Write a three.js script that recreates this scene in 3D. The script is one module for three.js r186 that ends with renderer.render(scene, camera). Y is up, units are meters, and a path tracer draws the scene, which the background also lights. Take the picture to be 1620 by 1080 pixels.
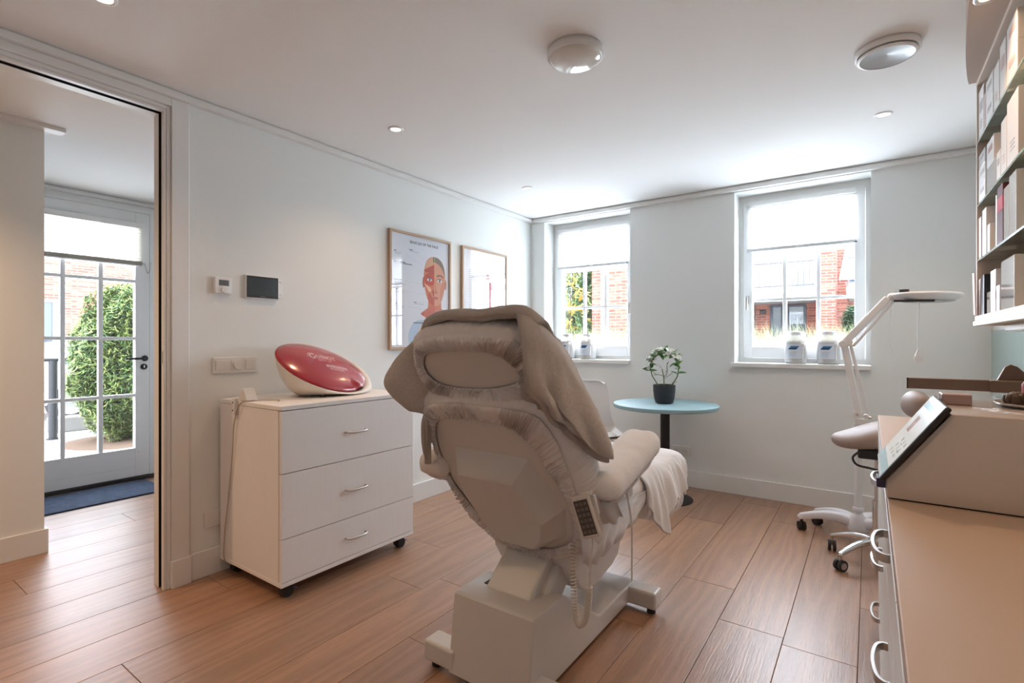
import * as THREE from 'three';
import { RoundedBoxGeometry } from 'three/addons/geometries/RoundedBoxGeometry.js';
import { mergeGeometries, mergeVertices, toCreasedNormals } from 'three/addons/utils/BufferGeometryUtils.js';
import { RectAreaLightUniformsLib } from 'three/addons/lights/RectAreaLightUniformsLib.js';

// ------------------------------------------------------------------ camera, sky, sun, exposure
// The room's long axis runs along -z. A point is written (x, y, d) with d the distance from the camera along -z.
const scene = new THREE.Scene();
const lin = (r, g, b) => new THREE.Color().setRGB(r, g, b);
const FOCAL = 805, YAW = Math.atan2(566, 805), EYE = 1.24;
const camera = new THREE.PerspectiveCamera(2 * Math.atan(540 / FOCAL) * 180 / Math.PI, 1620 / 1080, 0.05, 200);
camera.position.set(0, EYE, 0);
camera.rotation.set(0, YAW, 0);
scene.add(camera);

const renderer = new THREE.WebGLRenderer();
renderer.toneMapping = THREE.LinearToneMapping;
renderer.toneMappingExposure = 1.0;
renderer.shadowMap.enabled = true;

const SKY = 9.5;
scene.background = new THREE.Color().setRGB(0.85, 0.95, 1.08);
scene.backgroundIntensity = SKY;

// unseen area lights added behind each window and the glazed door to brighten the room
RectAreaLightUniformsLib.init();
function addedFill(x, y, d, w, h, towards, intensity) {
  const l = new THREE.RectAreaLight(lin(0.83, 0.95, 1.09), intensity, w, h); l.name = 'added_window_fill';
  l.position.set(x, y, -d); l.lookAt(towards[0], towards[1], -towards[2]); scene.add(l);
}
const FILL = 14.5, FILL_DOOR = 4.5;
addedFill(-2.2575, 1.76, 4.76, 0.86, 1.30, [-2.2575, 1.76, 0], FILL);
addedFill(-0.448, 1.76, 4.76, 0.86, 1.30, [-0.448, 1.76, 0], FILL);
addedFill(-5.56, 1.30, 1.425, 0.72, 2.0, [0, 1.30, 1.425], FILL_DOOR);

const SPOT_CD = 2.2, HALL_CD = 9.5;
const WARM = new THREE.Color().setRGB(1, 0.63, 0.36);

// ------------------------------------------------------------------ helpers
let seed = 7;
function rnd() { seed = (seed + 0x6D2B79F5) | 0; let t = Math.imul(seed ^ (seed >>> 15), 1 | seed); t = (t + Math.imul(t ^ (t >>> 7), 61 | t)) ^ t; return ((t ^ (t >>> 14)) >>> 0) / 4294967296; }
const rr = (a, b) => a + (b - a) * rnd();
const clamp = (v, a, b) => Math.min(b, Math.max(a, v));
const lerp = (a, b, t) => a + (b - a) * t;
const smooth = (a, b, v) => { const t = clamp((v - a) / (b - a), 0, 1); return t * t * (3 - 2 * t); };
const V = (x, y, d) => new THREE.Vector3(x, y, -d);
function hash(x, y) { let n = Math.imul(x | 0, 374761393) + Math.imul(y | 0, 668265263); n = Math.imul(n ^ (n >>> 13), 1274126177); return ((n ^ (n >>> 16)) >>> 0) / 4294967296; }
function noise(x, y) {
  const xi = Math.floor(x), yi = Math.floor(y), fx = x - xi, fy = y - yi, u = fx * fx * (3 - 2 * fx), v = fy * fy * (3 - 2 * fy);
  return lerp(lerp(hash(xi, yi), hash(xi + 1, yi), u), lerp(hash(xi, yi + 1), hash(xi + 1, yi + 1), u), v) * 2 - 1;
}
const fbm = (x, y) => noise(x, y) * 0.55 + noise(x * 2.1 + 7, y * 2.1 + 3) * 0.3 + noise(x * 4.3 + 1, y * 4.3 + 9) * 0.15;

const taken = {};
function numbered(n) { const k = taken[n] = (taken[n] ?? -1) + 1; return k ? `${n}_${String(k).padStart(3, '0')}` : n; }
function shade(o) { o.castShadow = true; o.receiveShadow = true; return o; }
function tag(o, label, category, group) { o.userData.label = label; o.userData.category = category; if (group) o.userData.group = group; return o; }
// a Group at a thing's base; geometry for its parts is written in room coordinates and moved to the base
function thing(name, label, category, at = [0, 0, 0], group) {
  const o = new THREE.Group(); o.name = numbered(name); o.position.copy(V(...at)); o.userData.base = at; scene.add(o);
  return tag(o, label, category, group);
}
function rootOf(o) { while (o.parent && o.parent !== scene) o = o.parent; return o; }
function part(parent, name, geo, mat, label) {
  const p = rootOf(parent).position;
  const g = Array.isArray(geo) ? join(geo) : geo;
  g.translate(-p.x, -p.y, -p.z);
  const m = shade(new THREE.Mesh(g, mat)); m.name = name; parent.add(m);
  if (label) m.userData.label = label;
  return m;
}
function single(name, geo, mat, label, category, at, group) {       // a thing that is one mesh
  const g = Array.isArray(geo) ? join(geo) : geo; const p = V(...at);
  g.translate(-p.x, -p.y, -p.z);
  const m = shade(new THREE.Mesh(g, mat)); m.name = numbered(name); m.position.copy(p); scene.add(m);
  return tag(m, label, category, group);
}
function structure(name, geo, mat, label) {
  const m = shade(new THREE.Mesh(Array.isArray(geo) ? join(geo) : geo, mat)); m.name = name; scene.add(m);
  m.userData.kind = 'structure'; if (label) m.userData.label = label; return m;
}
function structureGroup(name, at) { const o = new THREE.Group(); o.name = name; o.position.copy(V(...at)); o.userData.kind = 'structure'; scene.add(o); return o; }
function join(list) {
  const l = list.map(g => { const k = g.index ? g.toNonIndexed() : g; for (const a of Object.keys(k.attributes)) if (!['position', 'normal', 'uv'].includes(a)) k.deleteAttribute(a); return k; });
  return mergeGeometries(l);
}
function uvMetres(g0, ox = 0, oy = 0, swap = false) {                // uv in metres, by the way each face points
  const g = g0.index ? g0.toNonIndexed() : g0, p = g.attributes.position, n = g.attributes.normal, uv = new Float32Array(p.count * 2);
  for (let i = 0; i < p.count; i++) {
    const t3 = i - i % 3, sum = k => Math.abs(k(t3) + k(t3 + 1) + k(t3 + 2)), ax = sum(j => n.getX(j)), ay = sum(j => n.getY(j)), az = sum(j => n.getZ(j));
    let u, v;
    if (ay >= ax && ay >= az) { u = p.getX(i); v = p.getZ(i); } else if (ax >= az) { u = p.getZ(i); v = p.getY(i); } else { u = p.getX(i); v = p.getY(i); }
    if (swap) [u, v] = [v, u];
    uv[2 * i] = u + ox; uv[2 * i + 1] = v + oy;
  }
  g.setAttribute('uv', new THREE.BufferAttribute(uv, 2)); return g;
}
function bx(x0, x1, y0, y1, d0, d1, r = 0, seg = 2) {
  const w = Math.abs(x1 - x0), h = Math.abs(y1 - y0), l = Math.abs(d1 - d0);
  const g = r > 0 ? new RoundedBoxGeometry(w, h, l, seg, Math.min(r, w / 2.01, h / 2.01, l / 2.01)) : new THREE.BoxGeometry(w, h, l);
  g.translate((x0 + x1) / 2, (y0 + y1) / 2, -(d0 + d1) / 2);
  return uvMetres(g);
}
function tube(pts, r, seg = 40, rad = 8, closed = false) {
  return new THREE.TubeGeometry(new THREE.CatmullRomCurve3(pts.map(p => p.isVector3 ? p : V(...p)), closed), seg, r, rad, closed);
}
function rod(a, b, r0, r1 = r0, rad = 16) {                         // a straight round bar between two points
  const A = a.isVector3 ? a : V(...a), B = b.isVector3 ? b : V(...b), len = A.distanceTo(B);
  const g = new THREE.CylinderGeometry(r1, r0, len, rad); g.translate(0, len / 2, 0);
  g.applyQuaternion(new THREE.Quaternion().setFromUnitVectors(new THREE.Vector3(0, 1, 0), B.clone().sub(A).normalize()));
  return g.translate(A.x, A.y, A.z);
}
function bar(a, b, w, t, up = new THREE.Vector3(0, 1, 0), r = 0.003) { // a straight flat bar: w along "up", t across
  const A = a.isVector3 ? a : V(...a), B = b.isVector3 ? b : V(...b), len = A.distanceTo(B);
  const z = B.clone().sub(A).normalize(), x = new THREE.Vector3().crossVectors(up, z).normalize(), y = new THREE.Vector3().crossVectors(z, x);
  const g = r > 0 ? new RoundedBoxGeometry(t, w, len, 2, Math.min(r, t / 2.01, w / 2.01)) : new THREE.BoxGeometry(t, w, len);
  g.applyMatrix4(new THREE.Matrix4().makeBasis(x, y, z)); const c = A.add(B).multiplyScalar(0.5);
  return g.translate(c.x, c.y, c.z);
}
function lathe(pts, at, seg = 40) { const g = new THREE.LatheGeometry(pts.map(([r, y]) => new THREE.Vector2(r, y)), seg); const p = V(...at); return g.translate(p.x, p.y, p.z); }
function disc(r, h, at, seg = 40) { const g = new THREE.CylinderGeometry(r, r, h, seg); const p = V(...at); return g.translate(p.x, p.y, p.z); }
function ball(r, at, sx = 1, sy = 1, sd = 1, ws = 24, hs = 16) { const g = new THREE.SphereGeometry(r, ws, hs); g.scale(sx, sy, sd); const p = V(...at); return g.translate(p.x, p.y, p.z); }
function quad(a, b, c, e) {                                          // corners from lower left, counter-clockwise
  const g = new THREE.BufferGeometry(); const P = [a, b, c, a, c, e].flatMap(p => [p[0], p[1], -p[2]]);
  g.setAttribute('position', new THREE.Float32BufferAttribute(P, 3)); g.setAttribute('uv', new THREE.Float32BufferAttribute([0, 0, 1, 0, 1, 1, 0, 0, 1, 1, 0, 1], 2));
  g.computeVertexNormals(); return g;
}
function surface(f, nu, nv, closeU = false) {                        // f(u, v) -> Vector3, u and v from 0 to 1
  const P = [], UV = [], I = [];
  for (let j = 0; j <= nv; j++) for (let i = 0; i <= nu; i++) { const p = f(i / nu, j / nv); P.push(p.x, p.y, p.z); UV.push(i / nu, j / nv); }
  for (let j = 0; j < nv; j++) for (let i = 0; i < nu; i++) { const a = j * (nu + 1) + i, b = a + 1, c = a + nu + 1, e = c + 1; I.push(a, b, e, a, e, c); }
  const g = new THREE.BufferGeometry(); g.setAttribute('position', new THREE.Float32BufferAttribute(P, 3)); g.setAttribute('uv', new THREE.Float32BufferAttribute(UV, 2)); g.setIndex(I);
  g.computeVertexNormals();
  if (closeU) { const n = g.attributes.normal; for (let j = 0; j <= nv; j++) { const a = j * (nu + 1), b = a + nu; const x = n.getX(a) + n.getX(b), y = n.getY(a) + n.getY(b), z = n.getZ(a) + n.getZ(b), l = Math.hypot(x, y, z) || 1; n.setXYZ(a, x / l, y / l, z / l); n.setXYZ(b, x / l, y / l, z / l); } }
  return g;
}
function cr(p0, p1, p2, p3, t) { return 0.5 * ((2 * p1) + (-p0 + p2) * t + (2 * p0 - 5 * p1 + 4 * p2 - p3) * t * t + (-p0 + 3 * p1 - 3 * p2 + p3) * t * t * t); }
function spline(list, t) {                                           // list of numbers or arrays, t from 0 to 1
  const n = list.length - 1, k = Math.min(n - 1, Math.floor(t * n)), f = t * n - k;
  const g = i => list[clamp(i, 0, n)];
  if (typeof list[0] === 'number') return cr(g(k - 1), g(k), g(k + 1), g(k + 2), f);
  return list[0].map((_, c) => cr(g(k - 1)[c], g(k)[c], g(k + 1)[c], g(k + 2)[c], f));
}
function loop(list, t) { const n = list.length, s = ((t % 1) + 1) % 1 * n, k = Math.floor(s), f = s - k, g = i => list[((i % n) + n) % n]; return list[0].map((_, c) => cr(g(k - 1)[c], g(k)[c], g(k + 1)[c], g(k + 2)[c], f)); }
// cloth: a sheet of control points [x, y, d], smoothed, with a thickness and a displacement along its own normal
function cloth(ctrl, nu, nv, thick, push = () => 0) {
  const mid = surface((u, v) => { const row = ctrl.map(r => spline(r, u)); return V(...spline(row, v)); }, nu, nv);
  const p = mid.attributes.position, n = mid.attributes.normal, A = [], B = [];
  for (let i = 0; i < p.count; i++) {
    const u = (i % (nu + 1)) / nu, v = Math.floor(i / (nu + 1)) / nv, k = push(u, v);
    const c = new THREE.Vector3().fromBufferAttribute(p, i), m = new THREE.Vector3().fromBufferAttribute(n, i);
    c.addScaledVector(m, k); A.push(c.clone().addScaledVector(m, thick / 2)); B.push(c.clone().addScaledVector(m, -thick / 2));
  }
  const at = (L, i, j) => L[j * (nu + 1) + i];
  const side = (L, fl) => surface((u, v) => at(L, Math.round((fl ? 1 - u : u) * nu), Math.round(v * nv)).clone(), nu, nv);
  const edge = [];
  for (let i = 0; i <= nu; i++) edge.push([i, 0]); for (let j = 1; j <= nv; j++) edge.push([nu, j]); for (let i = nu - 1; i >= 0; i--) edge.push([i, nv]); for (let j = nv - 1; j >= 1; j--) edge.push([0, j]); edge.push([0, 0]);
  const ne = edge.length - 1;
  const rim = surface((u, v) => { const [i, j] = edge[Math.round(u * ne)]; const a = at(A, i, j), b = at(B, i, j), c = a.clone().add(b).multiplyScalar(0.5);
    const ci = clamp(i, 1, nu - 1), cj = clamp(j, 1, nv - 1), inn = at(A, ci, cj).clone().add(at(B, ci, cj)).multiplyScalar(0.5), out = c.clone().sub(inn).normalize();
    const ang = v * Math.PI; return c.addScaledVector(a.clone().sub(b), Math.cos(ang) / 2).addScaledVector(out, Math.sin(ang) * thick * 0.5); }, ne, 4);
  return join([side(A), side(B, true), rim]);
}
// a padded box with soft edges: displaced by push(point, normal)
function softBox(x0, x1, y0, y1, d0, d1, r, n = 20, push = null, place = null) {
  const w = x1 - x0, h = y1 - y0, l = d1 - d0; const m = Math.max(w, h, l);
  let g = new THREE.BoxGeometry(w, h, l, Math.max(8, Math.round(n * w / m)), Math.max(8, Math.round(n * h / m)), Math.max(8, Math.round(n * l / m)));
  g.deleteAttribute('uv'); g.deleteAttribute('normal'); g = mergeVertices(g, 1e-5);
  const p = g.attributes.position, q = new THREE.Vector3(), c = new THREE.Vector3();
  for (let i = 0; i < p.count; i++) {
    q.fromBufferAttribute(p, i);
    // spread the points so that the corners get their share
    c.set(clamp(q.x, -w / 2 + r, w / 2 - r), clamp(q.y, -h / 2 + r, h / 2 - r), clamp(q.z, -l / 2 + r, l / 2 - r));
    const dvec = q.clone().sub(c); const len = dvec.length() || 1; dvec.divideScalar(len);
    const s = c.addScaledVector(dvec, Math.min(r, len * 1.0001 > r ? r : len));
    const wp = new THREE.Vector3(s.x + (x0 + x1) / 2, s.y + (y0 + y1) / 2, s.z - (d0 + d1) / 2);
    if (push) wp.addScaledVector(dvec, push(wp, dvec));
    if (place) place(wp);
    p.setXYZ(i, wp.x, wp.y, wp.z);
  }
  g.computeVertexNormals();
  const gg = g.toNonIndexed(); return uvMetres(gg);
}
function extrude(pts, holes, depth, bevel, seg = 2) {                // profile in (x, y), thickness along +z
  const s = new THREE.Shape(pts.map(([x, y]) => new THREE.Vector2(x, y)));
  for (const h of holes || []) s.holes.push(new THREE.Path(h.map(([x, y]) => new THREE.Vector2(x, y))));
  return new THREE.ExtrudeGeometry(s, { depth, bevelEnabled: bevel > 0, bevelThickness: bevel, bevelSize: bevel, bevelOffset: -bevel, bevelSegments: seg, curveSegments: 12 });
}

// ------------------------------------------------------------------ textures
function dataTexture(w, h, f, srgb, mirror) {
  const a = new Uint8Array(w * h * 4);
  for (let j = 0; j < h; j++) for (let i = 0; i < w; i++) { const c = f(i / w, j / h, i, j); const k = (j * w + i) * 4; a[k] = clamp(c[0], 0, 255); a[k + 1] = clamp(c[1], 0, 255); a[k + 2] = clamp(c[2], 0, 255); a[k + 3] = 255; }
  const t = new THREE.DataTexture(a, w, h); t.magFilter = THREE.LinearFilter; t.minFilter = THREE.LinearMipmapLinearFilter; t.generateMipmaps = true;
  t.wrapS = t.wrapT = mirror ? THREE.MirroredRepeatWrapping : THREE.RepeatWrapping; if (srgb) t.colorSpace = THREE.SRGBColorSpace; t.needsUpdate = true; return t;
}
function scaled(t, sx, sy) { const c = t.clone(); c.repeat.set(sx, sy); c.needsUpdate = true; return c; }
function canvasTexture(w, h, draw) {
  const c = document.createElement('canvas'); c.width = w; c.height = h; const g = c.getContext('2d'); draw(g, w, h);
  const t = new THREE.CanvasTexture(c); t.colorSpace = THREE.SRGBColorSpace; t.magFilter = THREE.LinearFilter; return t;
}
// oak: 2.4 m long (u) by 1 m wide (v)
const oakTex = dataTexture(1536, 768, (u, v) => {
  const warp = fbm(u * 4, v * 9) * 0.5;
  const ring = Math.sin((v * 46 + fbm(u * 2.2, v * 5) * 5.5) * 2);
  const fine = noise(u * 60, v * 420) * 0.6 + noise(u * 18, v * 230) * 0.6;
  const pore = Math.max(0, noise(u * 45 + 9, v * 520) - 0.45) * 1.4;
  const k = 1 + ring * 0.045 + fine * 0.05 + warp * 0.10 - pore * 0.16;
  return [163 * k, 126 * k + warp * 2, 100 * k + warp * 3];
}, true, true); oakTex.repeat.set(1 / 2.4, 1);
const oakBump = dataTexture(1024, 512, (u, v) => { const k = 128 + noise(u * 60, v * 420) * 50 + noise(u * 18, v * 230) * 40; return [k, k, k]; }, false, true); oakBump.repeat.set(1 / 2.4, 1);
const plasterBump = dataTexture(512, 512, (u, v, i, j) => { const k = 128 + fbm(i / 5, j / 5) * 90; return [k, k, k]; }, false, true);
const terryBump = dataTexture(512, 512, (u, v, i, j) => { const k = 128 + noise(i / 2.6, j / 2.6) * 80 + noise(i / 9, j / 9) * 40; return [k, k, k]; }, false, true);
const terryTex = dataTexture(512, 512, (u, v, i, j) => { const k = 1 + noise(i / 2.6, j / 2.6) * 0.05 + noise(i / 22, j / 22) * 0.03; return [233 * k, 222 * k, 212 * k]; }, true, true);
const weaveBump = dataTexture(256, 256, (u, v, i, j) => { const k = 128 + Math.sin(i * Math.PI / 2) * 40 + Math.sin(j * Math.PI / 2) * 40; return [k, k, k]; }, false, true);
const matTex = dataTexture(512, 512, (u, v, i, j) => { const k = 1 + noise(i / 1.7, j / 1.7) * 0.45 + fbm(i / 40, j / 40) * 0.18; return [62 * k, 72 * k, 92 * k]; }, true, true);
const grainTex = dataTexture(512, 512, (u, v, i, j) => { const k = 1 + noise(i / 3, j / 60) * 0.006 + noise(i / 1.3, j / 30) * 0.005; return [246 * k, 242 * k, 238 * k]; }, true, true);
const brickTex = dataTexture(512, 512, (u, v, i, j) => {             // 2 m by 2 m of small far brickwork
  const row = Math.floor(v * 32), fy = v * 32 - row, col = u * 9 + (row % 2) * 0.5, c = Math.floor(col), fx = col - c;
  const mortar = fy < 0.16 || fx < 0.05, k = 0.85 + hash(c, row) * 0.35 + noise(i / 3, j / 3) * 0.06;
  return mortar ? [172, 158, 150] : [162 * k, 102 * k, 86 * k];
}, true); brickTex.repeat.set(0.5, 0.5);
const wallnutTex = dataTexture(512, 512, (u, v, i, j) => { const k = 1 + fbm(i / 40, j / 3) * 0.22 + noise(i / 90, j / 1.6) * 0.08; return [124 * k, 92 * k, 72 * k]; }, true, true);
const paveTex = dataTexture(512, 512, (u, v, i, j) => { const k = 1 + fbm(i / 30, j / 30) * 0.12 + noise(i / 2, j / 2) * 0.08; return [196 * k, 195 * k, 192 * k]; }, true, true);

// ------------------------------------------------------------------ materials
const std = (c, rough = 0.6, o = {}) => new THREE.MeshStandardMaterial({ color: Array.isArray(c) ? lin(...c) : c, roughness: rough, ...o });
const phy = (c, rough = 0.5, o = {}) => new THREE.MeshPhysicalMaterial({ color: Array.isArray(c) ? lin(...c) : c, roughness: rough, ...o });
const M = {
  wall: std([0.83, 0.85, 0.832], 0.9, { bumpMap: scaled(plasterBump, 6, 6), bumpScale: 0.0006 }),
  ceiling: std([0.87, 0.87, 0.86], 0.95, { bumpMap: scaled(plasterBump, 5, 5), bumpScale: 0.0006 }),
  paint: std([0.82, 0.82, 0.80], 0.38),
  door: std([0.83, 0.84, 0.84], 0.35),
  joint: std([0.10, 0.065, 0.045], 0.9),
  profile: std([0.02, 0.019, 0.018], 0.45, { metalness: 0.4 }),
  black: std([0.012, 0.011, 0.010], 0.6),
  rubber: std([0.018, 0.018, 0.019], 0.55),
  laminate: std(0xffffff, 0.42, { map: scaled(grainTex, 2, 2) }),
  shell: phy([0.60, 0.58, 0.55], 0.36, { clearcoat: 0.25, clearcoatRoughness: 0.3 }),
  sheet: std([0.76, 0.715, 0.68], 0.95, { bumpMap: scaled(weaveBump, 12, 12), bumpScale: 0.0004 }),
  sheetWhite: std([0.82, 0.805, 0.80], 0.95, { bumpMap: scaled(terryBump, 3, 3), bumpScale: 0.001 }),
  towel: std(0xffffff, 1.0, { map: scaled(terryTex, 4, 4), bumpMap: scaled(terryBump, 4, 4), bumpScale: 0.003 }),
  chrome: std([0.72, 0.72, 0.73], 0.16, { metalness: 1 }),
  steel: std([0.56, 0.54, 0.52], 0.32, { metalness: 1 }),
  glass: phy([1, 1, 1], 0.0, { transmission: 1, thickness: 0, ior: 1.45 }),
  greenGlass: phy([0.90, 0.95, 0.92], 0.02, { transmission: 1, thickness: 0, ior: 1.5 }),
  white: std([0.83, 0.83, 0.83], 0.35),
  plastic: std([0.80, 0.79, 0.77], 0.3),
  blind: phy([0.95, 0.95, 0.95], 1.0, { transmission: 0.5, thickness: 0 }),
  blindCream: phy([0.92, 0.88, 0.80], 1.0, { transmission: 0.6, thickness: 0 }),
  rail: std([0.62, 0.63, 0.64], 0.5),
  railBrown: std([0.36, 0.32, 0.27], 0.5),
  leather: std([0.33, 0.245, 0.205], 0.42, { bumpMap: scaled(plasterBump, 10, 10), bumpScale: 0.0005 }),
  frameWood: std([0.46, 0.32, 0.22], 0.6),
  counter: std([0.52, 0.385, 0.285], 0.5),
  console: phy([0.60, 0.515, 0.45], 0.2, { clearcoat: 0.6, clearcoatRoughness: 0.1 }),
  cabinet: std([0.80, 0.78, 0.74], 0.4),
  cream: std([0.80, 0.735, 0.66], 0.4),
  shelfWood: std(0xffffff, 0.6, { map: scaled(wallnutTex, 1, 1) }),
  shelfPaint: std([0.76, 0.66, 0.58], 0.5),
  teal: phy([0.36, 0.53, 0.52], 0.12, { clearcoat: 0.4, clearcoatRoughness: 0.05 }),
  bronze: std([0.21, 0.14, 0.105], 0.42, { metalness: 0.25 }),
  tableBlue: std([0.30, 0.46, 0.50], 0.42),
  pot: std([0.022, 0.025, 0.030], 0.55),
  leaf: phy([0.055, 0.16, 0.035], 0.45, { transmission: 0.15, thickness: 0 }),
  leafLight: phy([0.16, 0.33, 0.07], 0.5, { transmission: 0.2, thickness: 0 }),
  stem: std([0.10, 0.13, 0.04], 0.7),
  petal: phy([0.86, 0.87, 0.80], 0.7, { transmission: 0.25, thickness: 0 }),
  soil: std([0.05, 0.035, 0.025], 1),
  brick: std(0xffffff, 0.95, { map: brickTex }),
  pave: std(0xffffff, 0.95, { map: scaled(paveTex, 0.5, 0.5) }),
};

// ------------------------------------------------------------------ the room shell
const XL = -2.88, XR = 0.645, DB = 4.44, DN = -1.3, CEIL = 2.5, HX = -5.40;   // left wall, right wall, back wall, wall behind, ceiling, hall's outer wall
const T = 0.3;
// floor: a slab and its planks
{
  const floor = structure('floor', bx(HX - 0.02, XR + T, -0.2, -0.0105, DN - T, DB + T), M.joint, 'oak plank floor');
  const PW = 0.2575, tones = [0.98, 1.06, 0.9].map(k => { const m = new THREE.MeshPhysicalMaterial({ map: oakTex, bumpMap: oakBump, bumpScale: 0.0010, roughness: 0.36, clearcoat: 0.7, clearcoatRoughness: 0.42 }); m.color.setRGB(k, k * 0.985, k * 0.97); return m; });
  let row = 0;
  for (let x = -2.87 - 10 * PW; x < XR; x += PW, row++) {
    let d = DN - hash(row, 5) * 1.5;
    const x0 = Math.max(x, HX), x1 = Math.min(x + PW, XR);
    if (x1 - x0 < 0.02) continue;
    while (d < DB) {
      const len = 1.52, a = Math.max(d, DN), b = Math.min(d + len, DB);
      if (b - a > 0.02) {
        const g = bx(x0 + 0.0009, x1 - 0.0009, -0.0105, 0, a + 0.0009, b - 0.0009, 0.0016, 1);
        const p = g.attributes.position, uv = new Float32Array(p.count * 2), ou = rnd() * 7, ov = rnd() * 5;
        for (let i = 0; i < p.count; i++) { uv[2 * i] = -p.getZ(i) + ou; uv[2 * i + 1] = p.getX(i) + ov; }
        g.setAttribute('uv', new THREE.BufferAttribute(uv, 2));
        const m = shade(new THREE.Mesh(g, tones[Math.floor(rnd() * 3)])); m.name = numbered('plank'); floor.add(m);
      }
      d += len;
    }
  }
}
structure('ceiling', bx(HX - T, XR + T, CEIL, CEIL + 0.3, DN - T, DB + T), M.ceiling, 'white plastered ceiling');

// walls; openings are left out of the boxes
const W1 = { x0: -2.718, x1: -1.797 }, W2 = { x0: -0.903, x1: 0.007 }, WY0 = 1.035, WY1 = 2.452;
structure('wall_back', [
  bx(HX - T, W1.x0, 0, CEIL, DB, DB + T), bx(W1.x1, W2.x0, 0, CEIL, DB, DB + T), bx(W2.x1, XR + T, 0, CEIL, DB, DB + T),
  bx(W1.x0, W1.x1, 0, WY0, DB, DB + T), bx(W1.x0, W1.x1, WY1, CEIL, DB, DB + T),
  bx(W2.x0, W2.x1, 0, WY0, DB, DB + T), bx(W2.x0, W2.x1, WY1, CEIL, DB, DB + T)], M.wall);
structure('wall_right', bx(XR, XR + T, 0, CEIL, DN - T, DB), M.wall);
structure('wall_behind', bx(HX - T, XR + T, 0, CEIL, DN - T, DN), M.wall);
const DO0 = -0.1, DO1 = 1.075, DOY = 2.388, XI = -2.985;               // doorway into the hall
structure('wall_left', [bx(XI, XL, 0, CEIL, DO1 + 0.012, DB), bx(XI, XL, 0, CEIL, DN, DO0 - 0.012), bx(XI, XL, DOY + 0.012, CEIL, DO0 - 0.012, DO1 + 0.012)], M.wall);
// door lining with the slot of the sliding door
{
  const g = structureGroup('trim_1', [XL, 0, DO1]);
  const lining = [];
  for (const [xa, xb] of [[XI - 0.006, -2.936], [-2.902, XL + 0.003]]) lining.push(bx(xa, xb, 0, DOY + 0.012, DO1, DO1 + 0.012), bx(xa, xb, 0, DOY + 0.012, DO0 - 0.012, DO0), bx(xa, xb, DOY, DOY + 0.012, DO0, DO1));
  part(g, 'door_lining', lining, M.paint);
  // black-coloured lining of the sliding door slot: two cheeks and a bottom, set into jamb and head
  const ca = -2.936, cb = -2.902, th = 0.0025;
  part(g, 'door_slot_lining', [bx(ca, ca + th, 0, DOY + 0.0115, DO1, DO1 + 0.0115), bx(cb - th, cb, 0, DOY + 0.0115, DO1, DO1 + 0.0115), bx(ca + th, cb - th, 0, DOY + 0.0115, DO1 + 0.0095, DO1 + 0.0115)], M.profile, 'black lining of the sliding door slot in the jamb');
  part(g, 'door_slot_lining', [bx(ca, ca + th, DOY, DOY + 0.0115, DO0, DO1), bx(cb - th, cb, DOY, DOY + 0.0115, DO0, DO1), bx(ca + th, cb - th, DOY + 0.0095, DOY + 0.0115, DO0, DO1)], M.profile, 'black lining of the sliding door slot in the head');
  part(g, 'casing', [bx(XL, XL + 0.018, 0.138, 2.4595, DO1 + 0.031, DO1 + 0.112, 0.003), bx(XL, XL + 0.008, 0, 2.419, DO1 + 0.013, DO1 + 0.0305, 0.002), bx(XL, XL + 0.018, 2.4195, 2.4595, DO0 - 0.1, DO1 + 0.0305, 0.003), bx(XL, XL + 0.008, DOY + 0.013, 2.419, DO0 - 0.05, DO1 + 0.012, 0.002)], M.paint);
  part(g, 'plinth_block', bx(XL, XL + 0.028, 0, 0.138, DO1 + 0.028, DO1 + 0.118, 0.003), M.paint);
  part(g, 'strike_plate', bx(-2.899, -2.884, 1.13, 1.19, DO1 - 0.002, DO1 + 0.001), M.steel);
}
// baseboards
const bb = (x0, x1, d0, d1) => bx(x0, x1, 0, 0.139, d0, d1, 0.003);
structure('baseboard_left', bb(XL, XL + 0.015, DO1 + 0.118, DB), M.paint);
structure('baseboard_back', bb(XL + 0.015, XR, DB - 0.015, DB), M.paint);
structure('baseboard_right', bb(XR - 0.015, XR, DN, DB - 0.015), M.paint);
// ceiling strip along the walls, with a shadow gap above it
structure('trim_2', [bx(XL, XL + 0.04, 2.46, 2.493, DN, DB, 0.003), bx(XL + 0.005, XL + 0.03, 2.49, CEIL, DN, DB)], M.paint);
structure('trim_3', [bx(XL + 0.04, XR, 2.458, 2.49, DB - 0.042, DB, 0.003), bx(XL + 0.04, XR, 2.489, CEIL, DB - 0.03, DB)], M.paint);

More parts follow.
